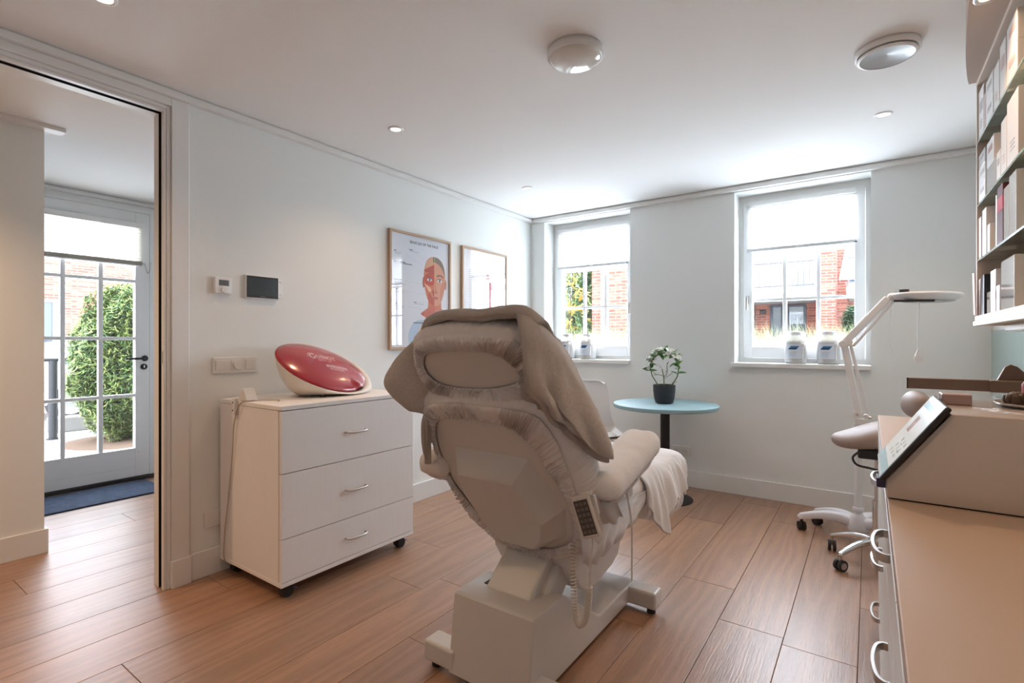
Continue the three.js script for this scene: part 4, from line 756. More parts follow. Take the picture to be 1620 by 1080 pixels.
// hand control on a coiled lead
{
  const t = thing('hand_control', 'hand control with dark keypad hung on the side of the treatment chair', 'remote control', [-0.765, 0.60, 1.50]);
  const up = new THREE.Vector3(-0.14, 1, 0.12).normalize();
  const A = V(-0.742, 0.600, 1.512), B = V(-0.785, 0.735, 1.50);
  const nrm = new THREE.Vector3(0.22, 0.12, 1).normalize();
  part(t, 'body', bar(A.clone(), B.clone(), 0.020, 0.066, nrm, 0.008), std([0.62, 0.57, 0.52], 0.4));
  const off = nrm.clone().multiplyScalar(0.0102); const A2 = A.clone().lerp(B, 0.07).add(off), B2 = A.clone().lerp(B, 0.88).add(off);
  const pad = part(t, 'keypad', bar(A2.clone(), B2.clone(), 0.003, 0.048, nrm, 0.001), std([0.075, 0.065, 0.058], 0.35), 'dark brown keypad');
  const ax = B.clone().sub(A).normalize(), sx = new THREE.Vector3().crossVectors(ax, nrm).normalize();
  for (let j = 0; j < 6; j++) for (let i = -1; i <= 1; i++) { const c = A2.clone().lerp(B2, (j + 0.6) / 6.3).addScaledVector(sx, i * 0.0145).addScaledVector(nrm, 0.0018); part(pad, 'key', bar(c.clone().addScaledVector(ax, -0.005), c.clone().addScaledVector(ax, 0.005), 0.0016, 0.010, nrm, 0.0005), std([0.15, 0.135, 0.12], 0.45)); }
  part(t, 'hook', [bar(B.clone().addScaledVector(nrm, -0.012), B.clone().add(new THREE.Vector3(0.035, 0.006, -0.03)), 0.012, 0.02), bar(V(-0.745, 0.735, 1.53), V(-0.735, 0.67, 1.545), 0.01, 0.006)], M.plastic);
  // lead: straight part, then coils hanging in a loop
  const lead = tube([A.clone(), V(-0.742, 0.58, 1.515), V(-0.747, 0.54, 1.515), V(-0.752, 0.48, 1.515), V(-0.752, 0.435, 1.512)], 0.0028, 40, 8);
  const path = new THREE.CatmullRomCurve3([V(-0.752, 0.435, 1.512), V(-0.757, 0.37, 1.51), V(-0.770, 0.315, 1.51), V(-0.790, 0.30, 1.51), V(-0.806, 0.34, 1.515), V(-0.822, 0.44, 1.53), V(-0.84, 0.55, 1.56)]);
  const coils = 62, pts = []; for (let i = 0; i <= coils * 10; i++) { const k = i / (coils * 10), c = path.getPoint(k), tg = path.getTangent(k), n1 = new THREE.Vector3(1, 0, 0).cross(tg).normalize(), n2 = tg.clone().cross(n1); const a = i / 10 * Math.PI * 2; pts.push(c.addScaledVector(n1, 0.0085 * Math.cos(a)).addScaledVector(n2, 0.0085 * Math.sin(a))); }
  part(t, 'coiled_lead', [lead, new THREE.TubeGeometry(new THREE.CatmullRomCurve3(pts), coils * 12, 0.0027, 6)], std([0.60, 0.55, 0.50], 0.5));
}
// beige towel over the headrest: over the top, two wings hanging at the sides
{
  const t = thing('beige_towel', 'thick beige terry towel draped over the headrest of the treatment chair', 'towel', [-1.09, 0.85, 1.35]);
  const fuzz = (a) => (u, v) => 0.004 * fbm(u * 9 + a, v * 9) ;
  part(t, 'top_fold', cloth([
    [[-1.325, 1.255, 1.345], [-1.262, 1.300, 1.300], [-1.17, 1.316, 1.285], [-1.05, 1.312, 1.28], [-0.94, 1.318, 1.278], [-0.868, 1.312, 1.28], [-0.825, 1.275, 1.30]],
    [[-1.33, 1.275, 1.325], [-1.265, 1.322, 1.295], [-1.17, 1.332, 1.275], [-1.05, 1.327, 1.27], [-0.94, 1.334, 1.268], [-0.866, 1.332, 1.272], [-0.818, 1.292, 1.29]],
    [[-1.325, 1.27, 1.38], [-1.26, 1.326, 1.34], [-1.17, 1.338, 1.33], [-1.05, 1.334, 1.325], [-0.94, 1.34, 1.32], [-0.866, 1.336, 1.32], [-0.812, 1.29, 1.34]],
    [[-1.32, 1.20, 1.45], [-1.26, 1.235, 1.43], [-1.17, 1.25, 1.42], [-1.05, 1.25, 1.42], [-0.94, 1.25, 1.42], [-0.866, 1.24, 1.42], [-0.812, 1.20, 1.43]]], 60, 24, 0.016, fuzz(1)), M.towel, 'rolled top edge of the towel');
  part(t, 'left_wing', cloth([
    [[-1.262, 1.318, 1.30], [-1.275, 1.312, 1.33], [-1.29, 1.29, 1.38], [-1.30, 1.25, 1.45]],
    [[-1.275, 1.270, 1.36], [-1.355, 1.245, 1.315], [-1.385, 1.22, 1.36], [-1.37, 1.18, 1.44]],
    [[-1.295, 1.190, 1.37], [-1.405, 1.185, 1.30], [-1.458, 1.165, 1.335], [-1.43, 1.12, 1.43]],
    [[-1.305, 1.110, 1.39], [-1.425, 1.100, 1.30], [-1.51, 1.088, 1.31], [-1.488, 1.06, 1.42]],
    [[-1.305, 1.030, 1.42], [-1.42, 1.035, 1.32], [-1.482, 1.03, 1.33], [-1.47, 1.02, 1.43]],
    [[-1.335, 0.965, 1.40], [-1.385, 0.978, 1.35], [-1.425, 0.985, 1.355], [-1.44, 0.99, 1.43]]], 40, 50, 0.012, (u, v) => 0.005 * fbm(u * 5, v * 5) + 0.003 * Math.sin(u * 9 + v * 3)), M.towel, 'left wing of the towel');
  part(t, 'left_tail', cloth([
    [[-1.352, 0.99, 1.368], [-1.372, 0.98, 1.385], [-1.385, 0.985, 1.40], [-1.40, 0.99, 1.42]],
    [[-1.355, 0.91, 1.385], [-1.378, 0.90, 1.40], [-1.402, 0.905, 1.41], [-1.425, 0.91, 1.43]],
    [[-1.375, 0.83, 1.405], [-1.392, 0.82, 1.415], [-1.412, 0.825, 1.425], [-1.425, 0.83, 1.435]],
    [[-1.40, 0.765, 1.425], [-1.405, 0.77, 1.432], [-1.412, 0.78, 1.438], [-1.42, 0.79, 1.445]]], 24, 30, 0.006, (u, v) => 0.010 * Math.sin(u * 15 + v * 2) * smooth(0, 0.3, v)), M.towel, 'narrow hanging folds');
  const wing = [
    [[-0.872, 1.326, 1.272], [-0.850, 1.322, 1.285], [-0.830, 1.300, 1.31], [-0.818, 1.27, 1.35], [-0.815, 1.24, 1.42]],
    [[-0.832, 1.262, 1.232], [-0.805, 1.262, 1.25], [-0.785, 1.245, 1.285], [-0.772, 1.215, 1.34], [-0.780, 1.17, 1.44]],
    [[-0.826, 1.190, 1.236], [-0.788, 1.195, 1.238], [-0.766, 1.185, 1.285], [-0.745, 1.150, 1.36], [-0.755, 1.10, 1.47]],
    [[-0.826, 1.130, 1.245], [-0.775, 1.135, 1.240], [-0.762, 1.105, 1.30], [-0.728, 1.075, 1.395], [-0.738, 1.03, 1.51]],
    [[-0.828, 1.090, 1.256], [-0.768, 1.104, 1.248], [-0.770, 1.035, 1.33], [-0.715, 0.995, 1.435], [-0.722, 0.955, 1.55]],
    [[-0.800, 1.072, 1.285], [-0.762, 1.045, 1.305], [-0.752, 0.985, 1.375], [-0.712, 0.925, 1.475], [-0.706, 0.89, 1.58]],
    [[-0.800, 1.056, 1.295], [-0.765, 1.01, 1.33], [-0.742, 0.945, 1.41], [-0.716, 0.875, 1.51], [-0.700, 0.852, 1.585]]];
  part(t, 'right_wing', cloth(wing, 60, 60, 0.014, (u, v) => 0.010 * Math.sin(u * 19 + 0.6) * smooth(0.15, 0.7, v) + 0.004 * fbm(u * 7, v * 7)), M.towel, 'right wing of the towel with soft folds');
  const under = wing.slice(3).map((r, j) => r.map(([x, y, d]) => [x - 0.022, y - 0.018, d + 0.012]));
  part(t, 'under_layer', cloth(under, 50, 30, 0.010, (u, v) => 0.008 * Math.sin(u * 19 + 0.2)), M.towel, 'second layer of the folded towel');
}
// white towel over the leg rest
{
  const CX = -1.09, t = thing('white_towel', 'white towel with hanging folds over the leg rest of the treatment chair', 'towel', [CX, 0.4, 2.45]);
  const rows = [], D = [2.12, 2.19, 2.26, 2.33, 2.40, 2.47, 2.54, 2.61, 2.68];
  const hang = [0.53, 0.44, 0.375, 0.41, 0.50, 0.455, 0.51, 0.47, 0.54];
  const xo = [0.005, 0.018, 0.036, 0.012, 0.034, 0.010, 0.030, 0.008, 0.0];
  const top = d => 0.672 + 0.004 * Math.sin(d * 20) - 0.02 * smooth(2.62, 2.76, d);
  const dd = [0, 0, 0.03, -0.01, 0.03, 0.0, 0.025, 0, 0];
  for (let i = 0; i < D.length; i++) {
    const d = D[i], y = top(d), h = hang[i], e = 0.008;
    rows.push([[CX - 0.302, 0.50, d], [CX - 0.300, 0.60, d], [CX - 0.26, y, d], [CX - 0.08, y + 0.002, d], [CX + 0.10, y + 0.002, d], [CX + 0.235 + e, y, d], [CX + 0.287 + e, y - 0.028, d], [CX + 0.302 + xo[i] * 0.5 + e, lerp(y, h, 0.5), d + dd[i] * 0.6], [CX + 0.304 + xo[i] + e, h, d + dd[i]]]);
  }
  part(t, 'terry_cloth', cloth(rows, 90, 72, 0.010, (u, v) => 0.006 * Math.sin(v * 62 + 2 * noise(v * 6, u * 4)) * smooth(0.7, 0.95, u) + 0.003 * fbm(u * 9, v * 9)), M.sheetWhite);
}

// ------------------------------------------------------------------ counter along the right wall
const CF = 0.030, CT = 0.90, CD0 = 0.33, CD1 = 2.90;                    // front, top height, near end, far end
{
  single('countertop', uvMetres(bx(CF + 0.001, XR - 0.002, CT - 0.03, CT, CD0, CD1, 0.002)), M.counter, 'beige worktop running along the right wall', 'worktop', [0.34, CT - 0.03, 1.6]);
  const units = [[0.335, 0.915], [0.915, 1.495], [1.495, 2.075], [2.075, 2.655]];
  const places = ['at the near end below the worktop', 'below the slanted console', 'second from the far end under the worktop', 'at the far end under the worktop'];
  units.forEach(([a, b], i) => {
    const t = thing('drawer_cabinet', `white drawer cabinet with steel bow handles ${places[i]}`, 'cabinet', [0.34, 0, (a + b) / 2], 'drawer cabinets under the worktop');
    part(t, 'carcass', bx(CF + 0.022, XR - 0.016, 0.09, CT - 0.031, a, b), M.cabinet);
    part(t, 'plinth', bx(CF + 0.06, XR - 0.016, 0, 0.09, a, b), M.cabinet);
    for (const [y0, y1, hy] of [[0.735, 0.866, 0.848], [0.42, 0.731, 0.618], [0.093, 0.416, 0.215]]) {
      const dr = part(t, 'drawer', bx(CF, CF + 0.020, y0, y1, a + 0.0015, b - 0.0015, 0.0015), M.cabinet);
      if ((i === 2 && y0 < 0.2) || (i === 3 && y0 > 0.2)) continue;
      const dc = (a + b) / 2 + 0.01, r = 0.072;
      const pr = [[-0.002, r], [0.010, r], [0.021, r * 0.72], [0.026, 0], [0.021, -r * 0.72], [0.010, -r], [-0.002, -r]];
      const strap = surface((u, v) => { const [o, dd] = spline(pr, u), [o2, d2] = spline(pr, Math.min(1, u + 0.01)), [o1, d1] = spline(pr, Math.max(0, u - 0.01)), l = Math.hypot(o2 - o1, d2 - d1), nx = -(d2 - d1) / l, nd = (o2 - o1) / l; const q = [[-1, -1], [1, -1], [1, 1], [-1, 1], [-1, -1]][Math.round(v * 4)]; return V(CF - o - nx * q[1] * 0.0028, hy + q[0] * 0.0075, dc + dd + nd * q[1] * 0.0028); }, 48, 4);
      part(dr, 'handle', strap.toNonIndexed(), M.steel, 'satin steel bow handle').geometry.computeVertexNormals();
    }
  });
  single('end_panel', bx(CF + 0.002, XR - 0.016, 0, CT - 0.031, 2.66, 2.885, 0.002), M.cabinet, 'plain white end panel closing the far end of the counter', 'panel', [0.34, 0, 2.77]);
}
// slanted console on the worktop, carrying a tablet
{
  const d0 = 1.365, d1 = 1.735, t = thing('slanted_console', 'glossy beige slope-fronted console standing on the worktop', 'console', [0.34, CT, 1.55]);
  const prof = [[0.030, 0], [0.030, 0.040], [0.136, 0.188], [0.60, 0.188], [0.60, 0]];
  const g = extrude(prof, null, d1 - d0 - 0.006, 0.003, 2); g.translate(0, CT + 0.003, -d1 + 0.003);
  part(t, 'body', toCreasedNormals(g, 0.5), M.console);
  part(t, 'base_strip', bx(0.036, 0.597, CT, CT + 0.006, d0 + 0.006, d1 - 0.006), M.rubber);
  const tb = thing('tablet', 'tablet showing a pale web page, lying on the slope of the console', 'tablet', [0.07, 0.96, 1.5]);
  const lo = [0.0155, 0.944], hi = [0.1285, 1.108], ux = hi[0] - lo[0], uy = hi[1] - lo[1], L = Math.hypot(ux, uy), nx = -uy / L, ny = ux / L, a = 1.352, b = 1.635;
  const P = (k, d, n) => V(lo[0] + ux * k + nx * n, lo[1] + uy * k + ny * n, d);
  const body = new RoundedBoxGeometry(0.011, L, b - a, 3, 0.004); body.rotateZ(-Math.atan2(ux, uy)); const c = P(0.5, (a + b) / 2, -0.0055); body.translate(c.x, c.y, c.z);
  part(tb, 'case', body, std([0.022, 0.019, 0.021], 0.45));
  const page = canvasTexture(512, 768, (g, w, h) => {
    g.fillStyle = '#c9d6d8'; g.fillRect(0, 0, w, h); g.fillStyle = '#e8ecec'; g.fillRect(16, 16, w - 32, h - 32);
    g.fillStyle = '#9fc6d3'; g.fillRect(16, 16, 60, h - 32); g.fillRect(w - 80, 16, 40, h - 32);
    g.fillStyle = '#a57873'; g.fillRect(262, 200, 110, 150);
    g.fillStyle = '#b8c2c4'; for (let i = 0; i < 9; i++) { g.fillRect(110 + (i % 3) * 46, 300 + i * 40, 26, 60); } g.fillStyle = '#7e8f94'; g.fillRect(150, 520, 8, 120); g.fillRect(190, 470, 8, 60); g.fillStyle = '#8cb4c8'; g.fillRect(120, 560, 10, 90);
  });
  const e = 0.0006, q = [P(0.015, b - 0.006, e), P(0.015, a + 0.006, e), P(0.985, a + 0.006, e), P(0.985, b - 0.006, e)].map(p => [p.x, p.y, -p.z]);
  const sg = quad(...q); const uv = [[0, 1], [0, 0], [1, 0], [0, 1], [1, 0], [1, 1]]; sg.setAttribute('uv', new THREE.Float32BufferAttribute(uv.flat(), 2));
  part(tb, 'screen', sg, phy(0xffffff, 0.08, { map: page, emissive: lin(1, 1, 1), emissiveMap: page, emissiveIntensity: 0.42, clearcoat: 0.5, clearcoatRoughness: 0.1 }), 'lit page on the screen');
  single('blue_card_holder', bx(0.012, 0.0285, 0.922, 0.942, 1.37, 1.42, 0.002), std([0.03, 0.025, 0.09], 0.5), 'small dark blue holder under the low corner of the tablet', 'holder', [0.016, 0.922, 1.40]);
}
single('pink_box', bx(0.140, 0.194, 1.0912, 1.116, 1.575, 1.64, 0.003), phy([0.52, 0.36, 0.33], 0.3, { transmission: 0.2, thickness: 0 }), 'flat pink box on top of the slanted console', 'box', [0.167, 1.0912, 1.61]);
{ // tray with small things, at the right edge
  const c = [0.335, 1.0912, 1.615], t = thing('glass_tray', 'round clear tray on the console top at the right edge', 'tray', c);
  part(t, 'dish', lathe([[0, 0], [0.085, 0], [0.098, 0.006], [0.10, 0.010], [0.097, 0.010], [0.083, 0.004], [0, 0.004]], c, 48), std([0.66, 0.63, 0.62], 0.12, { metalness: 0.6 }));
  const f = thing('brown_rosette', 'small brown rosette candle on the clear tray', 'candle', [0.272, 1.0962, 1.60]);
  const L = []; for (let k = 0; k < 18; k++) { const a = k * 2.4, r = 0.004 + 0.0009 * k; L.push(ball(0.011, [0.272 + r * Math.cos(a), 1.108 + 0.008 * (1 - k / 18), 1.60 + r * Math.sin(a)], 0.5 + 0.4 * Math.abs(Math.sin(a)), 1.0, 0.5 + 0.4 * Math.abs(Math.cos(a)), 10, 8)); }
  part(f, 'petals', L, std([0.085, 0.05, 0.03], 0.4)); part(f, 'cup', disc(0.019, 0.008, [0.272, 1.1002, 1.60], 24), std([0.06, 0.04, 0.03], 0.5));
  const b1 = thing('pink_bottle', 'small bottle with a pink patterned label on the clear tray', 'bottle', [0.298, 1.0962, 1.64]);
  part(b1, 'bottle_body', lathe([[0, 0], [0.011, 0], [0.011, 0.045], [0.006, 0.052], [0.006, 0.06], [0, 0.06]], [0.298, 1.0962, 1.64], 20), std([0.62, 0.20, 0.24], 0.3));
  part(b1, 'cap', lathe([[0.0065, 0.056], [0.0065, 0.075], [0, 0.076]], [0.298, 1.0962, 1.64], 16), M.white);
  const b2 = thing('pump_bottle', 'dark bottle with a clear pump on the clear tray at the picture edge', 'bottle', [0.325, 1.0962, 1.60]);
  part(b2, 'bottle_body', lathe([[0, 0], [0.019, 0], [0.019, 0.055], [0.010, 0.068], [0.010, 0.074], [0, 0.074]], [0.325, 1.0962, 1.60], 24), std([0.10, 0.03, 0.035], 0.2));
  part(b2, 'pump', [disc(0.011, 0.018, [0.325, 1.178, 1.60], 16), rod([0.325, 1.18, 1.60], [0.325, 1.215, 1.60], 0.004), bx(0.300, 0.331, 1.212, 1.224, 1.594, 1.606, 0.003)], M.white);
}
{ // bronze swing arm fixed to the right wall
  const t = thing('swing_arm', 'flat bronze swing arm with curved plates reaching from the right wall over the console', 'bracket', [0.35, 1.10, 1.95]);
  const d = 1.95;
  part(t, 'arm_bar', bx(0.093, 0.300, 1.099, 1.131, d - 0.008, d + 0.008, 0.002), M.bronze);
  part(t, 'end_cap', bx(0.0915, 0.0945, 1.0985, 1.1315, d - 0.0085, d + 0.0085, 0.001), M.black);
  part(t, 'arm_bar', bx(0.275, 0.6, 1.0985, 1.1315, d - 0.026, d - 0.009, 0.002), M.bronze);
  const pl = extrude([[-0.035, 0.050], [-0.024, 0.058], [-0.010, 0.052], [0.012, 0.028], [0.028, 0.005], [0.046, -0.018], [0.040, -0.036], [0.018, -0.036], [-0.03, -0.022], [-0.058, -0.012], [-0.056, 0.0]], null, 0.01, 0.002).translate(0.345, 1.118, -d - 0.022);
  part(t, 'curved_plate', pl, M.bronze);
  part(t, 'wall_plate', bx(0.6, XR, 1.06, 1.17, d - 0.04, d + 0.02, 0.004), M.bronze);
}
// teal glass splashback
structure('trim_6', bx(XR - 0.006, XR, CT, 1.31, CD0, DB - 0.001), M.teal, 'teal glass splashback');

// ------------------------------------------------------------------ wall shelves with products
const SX = 0.376, SD1 = 2.95, SD0 = 1.45;
const LEVEL = [1.349, 1.589, 1.823, 2.0945], TOPY = 2.338;
{
  const t = thing('wall_shelf_unit', 'beige wall shelf unit with glass shelves over the counter', 'shelf', [0.51, 1.307, 2.2]);
  part(t, 'end_panel', bx(SX, XR - 0.007, 1.307, TOPY, SD1 - 0.018, SD1, 0.001), M.shelfPaint);
  part(t, 'end_panel', bx(SX, XR - 0.007, 1.307, TOPY, SD0, SD0 + 0.018, 0.001), M.shelfPaint);
  part(t, 'back_panel', uvMetres(bx(XR - 0.013, XR - 0.001, 1.349, TOPY, SD0 + 0.018, SD1 - 0.018), 0, 0, true), M.shelfWood, 'brown wood-grain back panel');
  part(t, 'bottom_board', bx(SX - 0.004, XR - 0.007, 1.327, 1.349, SD0, SD1 + 0.004, 0.001), M.cream);
  part(t, 'fascia', bx(SX - 0.010, SX + 0.02, 1.306, 1.3265, SD0, SD1 + 0.006, 0.002), M.cream);
  part(t, 'top_board', bx(SX, XR - 0.007, TOPY, TOPY + 0.018, SD0, SD1, 0.001), M.shelfPaint);
  for (const y of LEVEL.slice(1)) part(t, 'glass_shelf', bx(SX + 0.004, XR - 0.015, y - 0.008, y, SD0 + 0.019, SD1 - 0.019), M.greenGlass);
  for (const y of LEVEL.slice(1)) part(t, 'shelf_edge', bx(SX + 0.0015, SX + 0.004, y - 0.008, y, SD0 + 0.019, SD1 - 0.019), std([0.30, 0.42, 0.36], 0.15), 'greenish glass edge');
  part(t, 'side_flap', bar([SX - 0.008, 1.352, SD1 - 0.03], [SX - 0.014, 1.53, SD1 - 0.05], 0.05, 0.004, new THREE.Vector3(0, 0, 1), 0.001), M.shelfPaint);
}
{ // curved canopy above the shelves, up to the ceiling
  const t = thing('shelf_canopy', 'brownish curved canopy with a spot above the shelves', 'canopy', [0.48, 2.346, 2.2]);
  const edge = [[0.352, 2.952], [0.334, 2.85], [0.305, 2.633], [0.282, 2.40], [0.265, 2.20], [0.255, 1.95], [0.255, 1.45]];
  const pts = []; for (let i = 0; i <= 40; i++) pts.push(spline(edge, i / 40)); pts.push([XR - 0.001, 1.45], [XR - 0.001, 2.952]);
  const g = extrude(pts.map(([x, d]) => [x, d]), null, CEIL - 2.357, 0); g.rotateX(-Math.PI / 2); g.translate(0, 2.357, 0);
  part(t, 'soffit', toCreasedNormals(g, 0.5), std([0.50, 0.40, 0.335], 0.55));
  const lp = [0.312, 2.357, 2.235];
  part(t, 'spot_ring', lathe([[0.022, -0.001], [0.024, -0.006], [0.034, -0.006], [0.036, 0]], lp, 28), M.steel);
  part(t, 'spot_lamp', disc(0.022, 0.003, [lp[0], lp[1] - 0.002, lp[2]], 20), new THREE.MeshStandardMaterial({ color: 0xffffff, emissive: lin(1, 0.83, 0.62), emissiveIntensity: 1.2 }));
  const s = new THREE.SpotLight(WARM, SPOT_CD * 0.5, 0, 1.0, 0.9, 2); s.name = 'canopy_beam'; s.castShadow = true; s.shadow.radius = 2; const b = t.position; s.position.set(lp[0] - b.x, lp[1] - 0.012 - b.y, -lp[2] - b.z); s.target.position.set(lp[0] - b.x, -2, -lp[2] - b.z); t.add(s, s.target);
}
{ // under-shelf light, switched off
  const t = thing('under_shelf_light', 'white slim light bar fixed below the shelf unit', 'light bar', [0.48, 1.27, 2.7]);
  part(t, 'housing', bx(0.455, 0.52, 1.283, 1.306, 2.30, 2.88, 0.003), M.white);
  part(t, 'diffuser', bx(0.46, 0.515, 1.281, 1.284, 2.32, 2.86, 0.001), std([0.8, 0.8, 0.8], 0.3));
  part(t, 'lead', tube([[0.50, 1.30, 2.30], [0.52, 1.296, 2.2], [0.55, 1.302, 2.05], [0.60, 1.303, 1.9]], 0.003, 30, 6), M.rubber);
}
{ // products: [level, far d, width along d, height, depth, colour, stacked on]
  const white = std([0.80, 0.79, 0.79], 0.35), silver = std([0.62, 0.61, 0.61], 0.28, { metalness: 0.25 }), pink = std([0.62, 0.44, 0.41], 0.4), wine = std([0.13, 0.035, 0.05], 0.65), dark = std([0.016, 0.015, 0.018], 0.3), grey = std([0.42, 0.40, 0.40], 0.4), red = std([0.50, 0.03, 0.06], 0.65), mark = std([0.46, 0.42, 0.42], 0.4), brown = std([0.36, 0.16, 0.12], 0.4), clear = phy([0.85, 0.87, 0.88], 0.08, { transmission: 0.25, thickness: 0, clearcoat: 1, clearcoatRoughness: 0.05 }), tan = std([0.62, 0.47, 0.38], 0.5);
  const S = 0.952, nth = ['first', 'second', 'third', 'fourth', 'fifth', 'sixth', 'seventh', 'eighth'];
  const where = ['on the bottom board', 'on lowest glass shelf', 'on middle glass shelf', 'on top glass shelf'];
  const count = {};
  const put = (lv, far, w, h, m, what, o = {}) => {
    const k = count[lv] = (count[lv] ?? -1) + 1;
    const y0 = LEVEL[lv] + (o.up ?? 0) + 0.0004, d1 = Math.min(far * S, SD1 - 0.0195), d0 = d1 - w, x0 = SX + (o.x ?? 0.005), x1 = x0 + (o.deep ?? 0.075);
    const t = thing('product_box', `${what}, ${nth[k]} from the window end ${where[lv]}`, 'product box', [(x0 + x1) / 2, y0, (d0 + d1) / 2], 'skin care products on the wall shelves');
    part(t, 'carton', bx(x0, x1, y0, y0 + h, d0, d1, 0.0015), m);
    if (o.band) part(t, 'printed_band', bx(x0 - 0.0006, x1 + 0.0006, y0 + h * o.band[0], y0 + h * o.band[1], d0 - 0.0006, d1 + 0.0006), o.band[2]);
    if (o.mark) part(t, 'printed_patch', bx(x0 - 0.0007, x0, y0 + h * 0.52, y0 + h * 0.74, lerp(d0, d1, 0.22), lerp(d0, d1, 0.78)), o.mark);
    if (o.lines) part(t, 'printed_lines', [0.2, 0.26, 0.32].map(q => bx(x0 - 0.0006, x0, y0 + h * q, y0 + h * (q + 0.02), lerp(d0, d1, 0.3), lerp(d0, d1, 0.7))), o.lines);
  };
  // top shelf
  put(3, 3.075, 0.115, 0.205, white, 'tall white carton', { mark: mark, lines: mark }); put(3, 2.945, 0.035, 0.15, pink, 'slim pinkish carton'); put(3, 2.90, 0.14, 0.088, white, 'low white carton below its twin', { mark: mark }); put(3, 2.90, 0.14, 0.088, white, 'low white carton lying on its twin', { up: 0.0884, mark: mark }); put(3, 2.735, 0.095, 0.165, white, 'white carton', { lines: pink }); put(3, 2.62, 0.09, 0.195, white, 'taller white carton', { mark: pink }); put(3, 2.50, 0.15, 0.10, white, 'lower wide white carton', { mark: pink }); put(3, 2.50, 0.15, 0.10, white, 'upper wide white carton', { up: 0.1004, mark: pink });
  // middle shelf
  put(2, 3.075, 0.15, 0.072, white, 'lowest of three stacked white cartons', { mark: mark }); put(2, 3.075, 0.15, 0.072, white, 'middle of three stacked white cartons', { up: 0.0724, mark: mark }); put(2, 3.07, 0.14, 0.06, silver, 'silvery carton topping a stack', { up: 0.1448, mark: mark }); put(2, 2.88, 0.17, 0.10, clear, 'shiny pale carton'); put(2, 2.88, 0.14, 0.098, white, 'white carton with brown mark', { up: 0.1004, mark: brown }); put(2, 2.68, 0.065, 0.105, white, 'small white carton', { mark: mark }); put(2, 2.60, 0.085, 0.19, white, 'tall white carton', { lines: pink }); put(2, 2.50, 0.16, 0.22, white, 'tallest pale carton', { lines: mark });
  // lowest glass shelf
  put(1, 3.075, 0.055, 0.175, white, 'narrow white carton'); put(1, 2.985, 0.085, 0.19, white, 'broad white carton', { lines: mark }); put(1, 2.87, 0.05, 0.11, white, 'short white carton'); put(1, 2.70, 0.02, 0.19, silver, 'thin silvery carton'); put(1, 2.67, 0.095, 0.208, wine, 'wine-red carton with red band', { band: [0.56, 0.80, red] }); put(1, 2.555, 0.075, 0.18, clear, 'shiny white carton'); put(1, 2.465, 0.10, 0.20, clear, 'large shiny white carton');
  // bottom board
  put(0, 3.07, 0.030, 0.155, pink, 'slim pink carton'); put(0, 3.035, 0.025, 0.16, grey, 'slim grey carton'); put(0, 3.005, 0.06, 0.165, dark, 'black carton'); put(0, 2.88, 0.055, 0.085, clear, 'small clear-wrapped carton'); put(0, 2.80, 0.095, 0.16, silver, 'silvery clear-wrapped carton', { band: [0.3, 0.5, pink] }); put(0, 2.685, 0.055, 0.095, silver, 'little pinkish silver carton', { mark: pink }); put(0, 2.60, 0.20, 0.172, clear, 'large glossy white carton');
  const j = thing('cream_jar', 'round tan jar behind the wine-red carton on the lowest glass shelf', 'jar', [0.53, LEVEL[1], 2.43], 'skin care products on the wall shelves');
  part(j, 'jar_body', lathe([[0, 0.0004], [0.034, 0.0004], [0.036, 0.01], [0.036, 0.19], [0.03, 0.197]], [0.53, LEVEL[1], 2.43], 32), tan); part(j, 'lid', lathe([[0.036, 0.195], [0.037, 0.197], [0.037, 0.218], [0, 0.22]], [0.53, LEVEL[1], 2.43], 32), M.cream);
}

// ------------------------------------------------------------------ magnifier lamp on a wheeled stand
function star(parent, name, c, angles, R, h0, h1, w, mat, castR, arch, wheelMat) {
  for (let k = 0; k < angles.length; k++) {
    const a = angles[k] * Math.PI / 180, ux = Math.cos(a), ud = Math.sin(a);
    const leg = surface((u, v) => {                                   // an arched, tapering, round-edged arm
      const s = u, r = lerp(0.02, R, s), y = lerp(h0, h1, s) + arch * Math.sin(Math.PI * Math.pow(s, 0.8)), ww = lerp(w, w * 0.62, s) * (s > 0.96 ? Math.sqrt(Math.max(0, 1 - Math.pow((s - 0.96) / 0.04, 2))) * 0.5 + 0.5 : 1), th = lerp(w * 0.9, w * 0.55, s);
      const f = v * Math.PI * 2, cw = Math.sign(Math.cos(f)) * Math.pow(Math.abs(Math.cos(f)), 0.6) * ww / 2, ch = Math.sign(Math.sin(f)) * Math.pow(Math.abs(Math.sin(f)), 0.6) * th / 2;
      return V(c[0] + ux * r - ud * cw, y + ch, c[2] + ud * r + ux * cw);
    }, 24, 20);
    const tip = V(c[0] + ux * (R - 0.012), h1, c[2] + ud * (R - 0.012));
    const cap = ball(w * 0.3, [tip.x, h1, -tip.z], 1.1, 0.8, 1.1, 12, 8);
    part(parent, 'leg', [leg, cap], mat);
    const q = a + 0.6 + k, wx = Math.cos(q), wd = Math.sin(q);
    const tw = []; for (const o of [-0.013, 0.013]) { const g = new THREE.CylinderGeometry(castR, castR, 0.015, 28); g.rotateZ(Math.PI / 2); g.rotateY(q); g.translate(tip.x + Math.cos(q) * o, castR, tip.z - Math.sin(q) * o); tw.push(g); }
    const cs = part(parent, 'castor', tw, M.rubber);
    const hub = []; for (const o of [-0.021, 0.021]) { const g = new THREE.CylinderGeometry(castR * 0.62, castR * 0.62, 0.002, 24); g.rotateZ(Math.PI / 2); g.rotateY(q); g.translate(tip.x + Math.cos(q) * o, castR, tip.z - Math.sin(q) * o); hub.push(g); }
    part(cs, 'hub_cap', [...hub, rod([tip.x, castR, -tip.z], [tip.x, h1 - 0.004, -tip.z], 0.009)], wheelMat);
  }
}
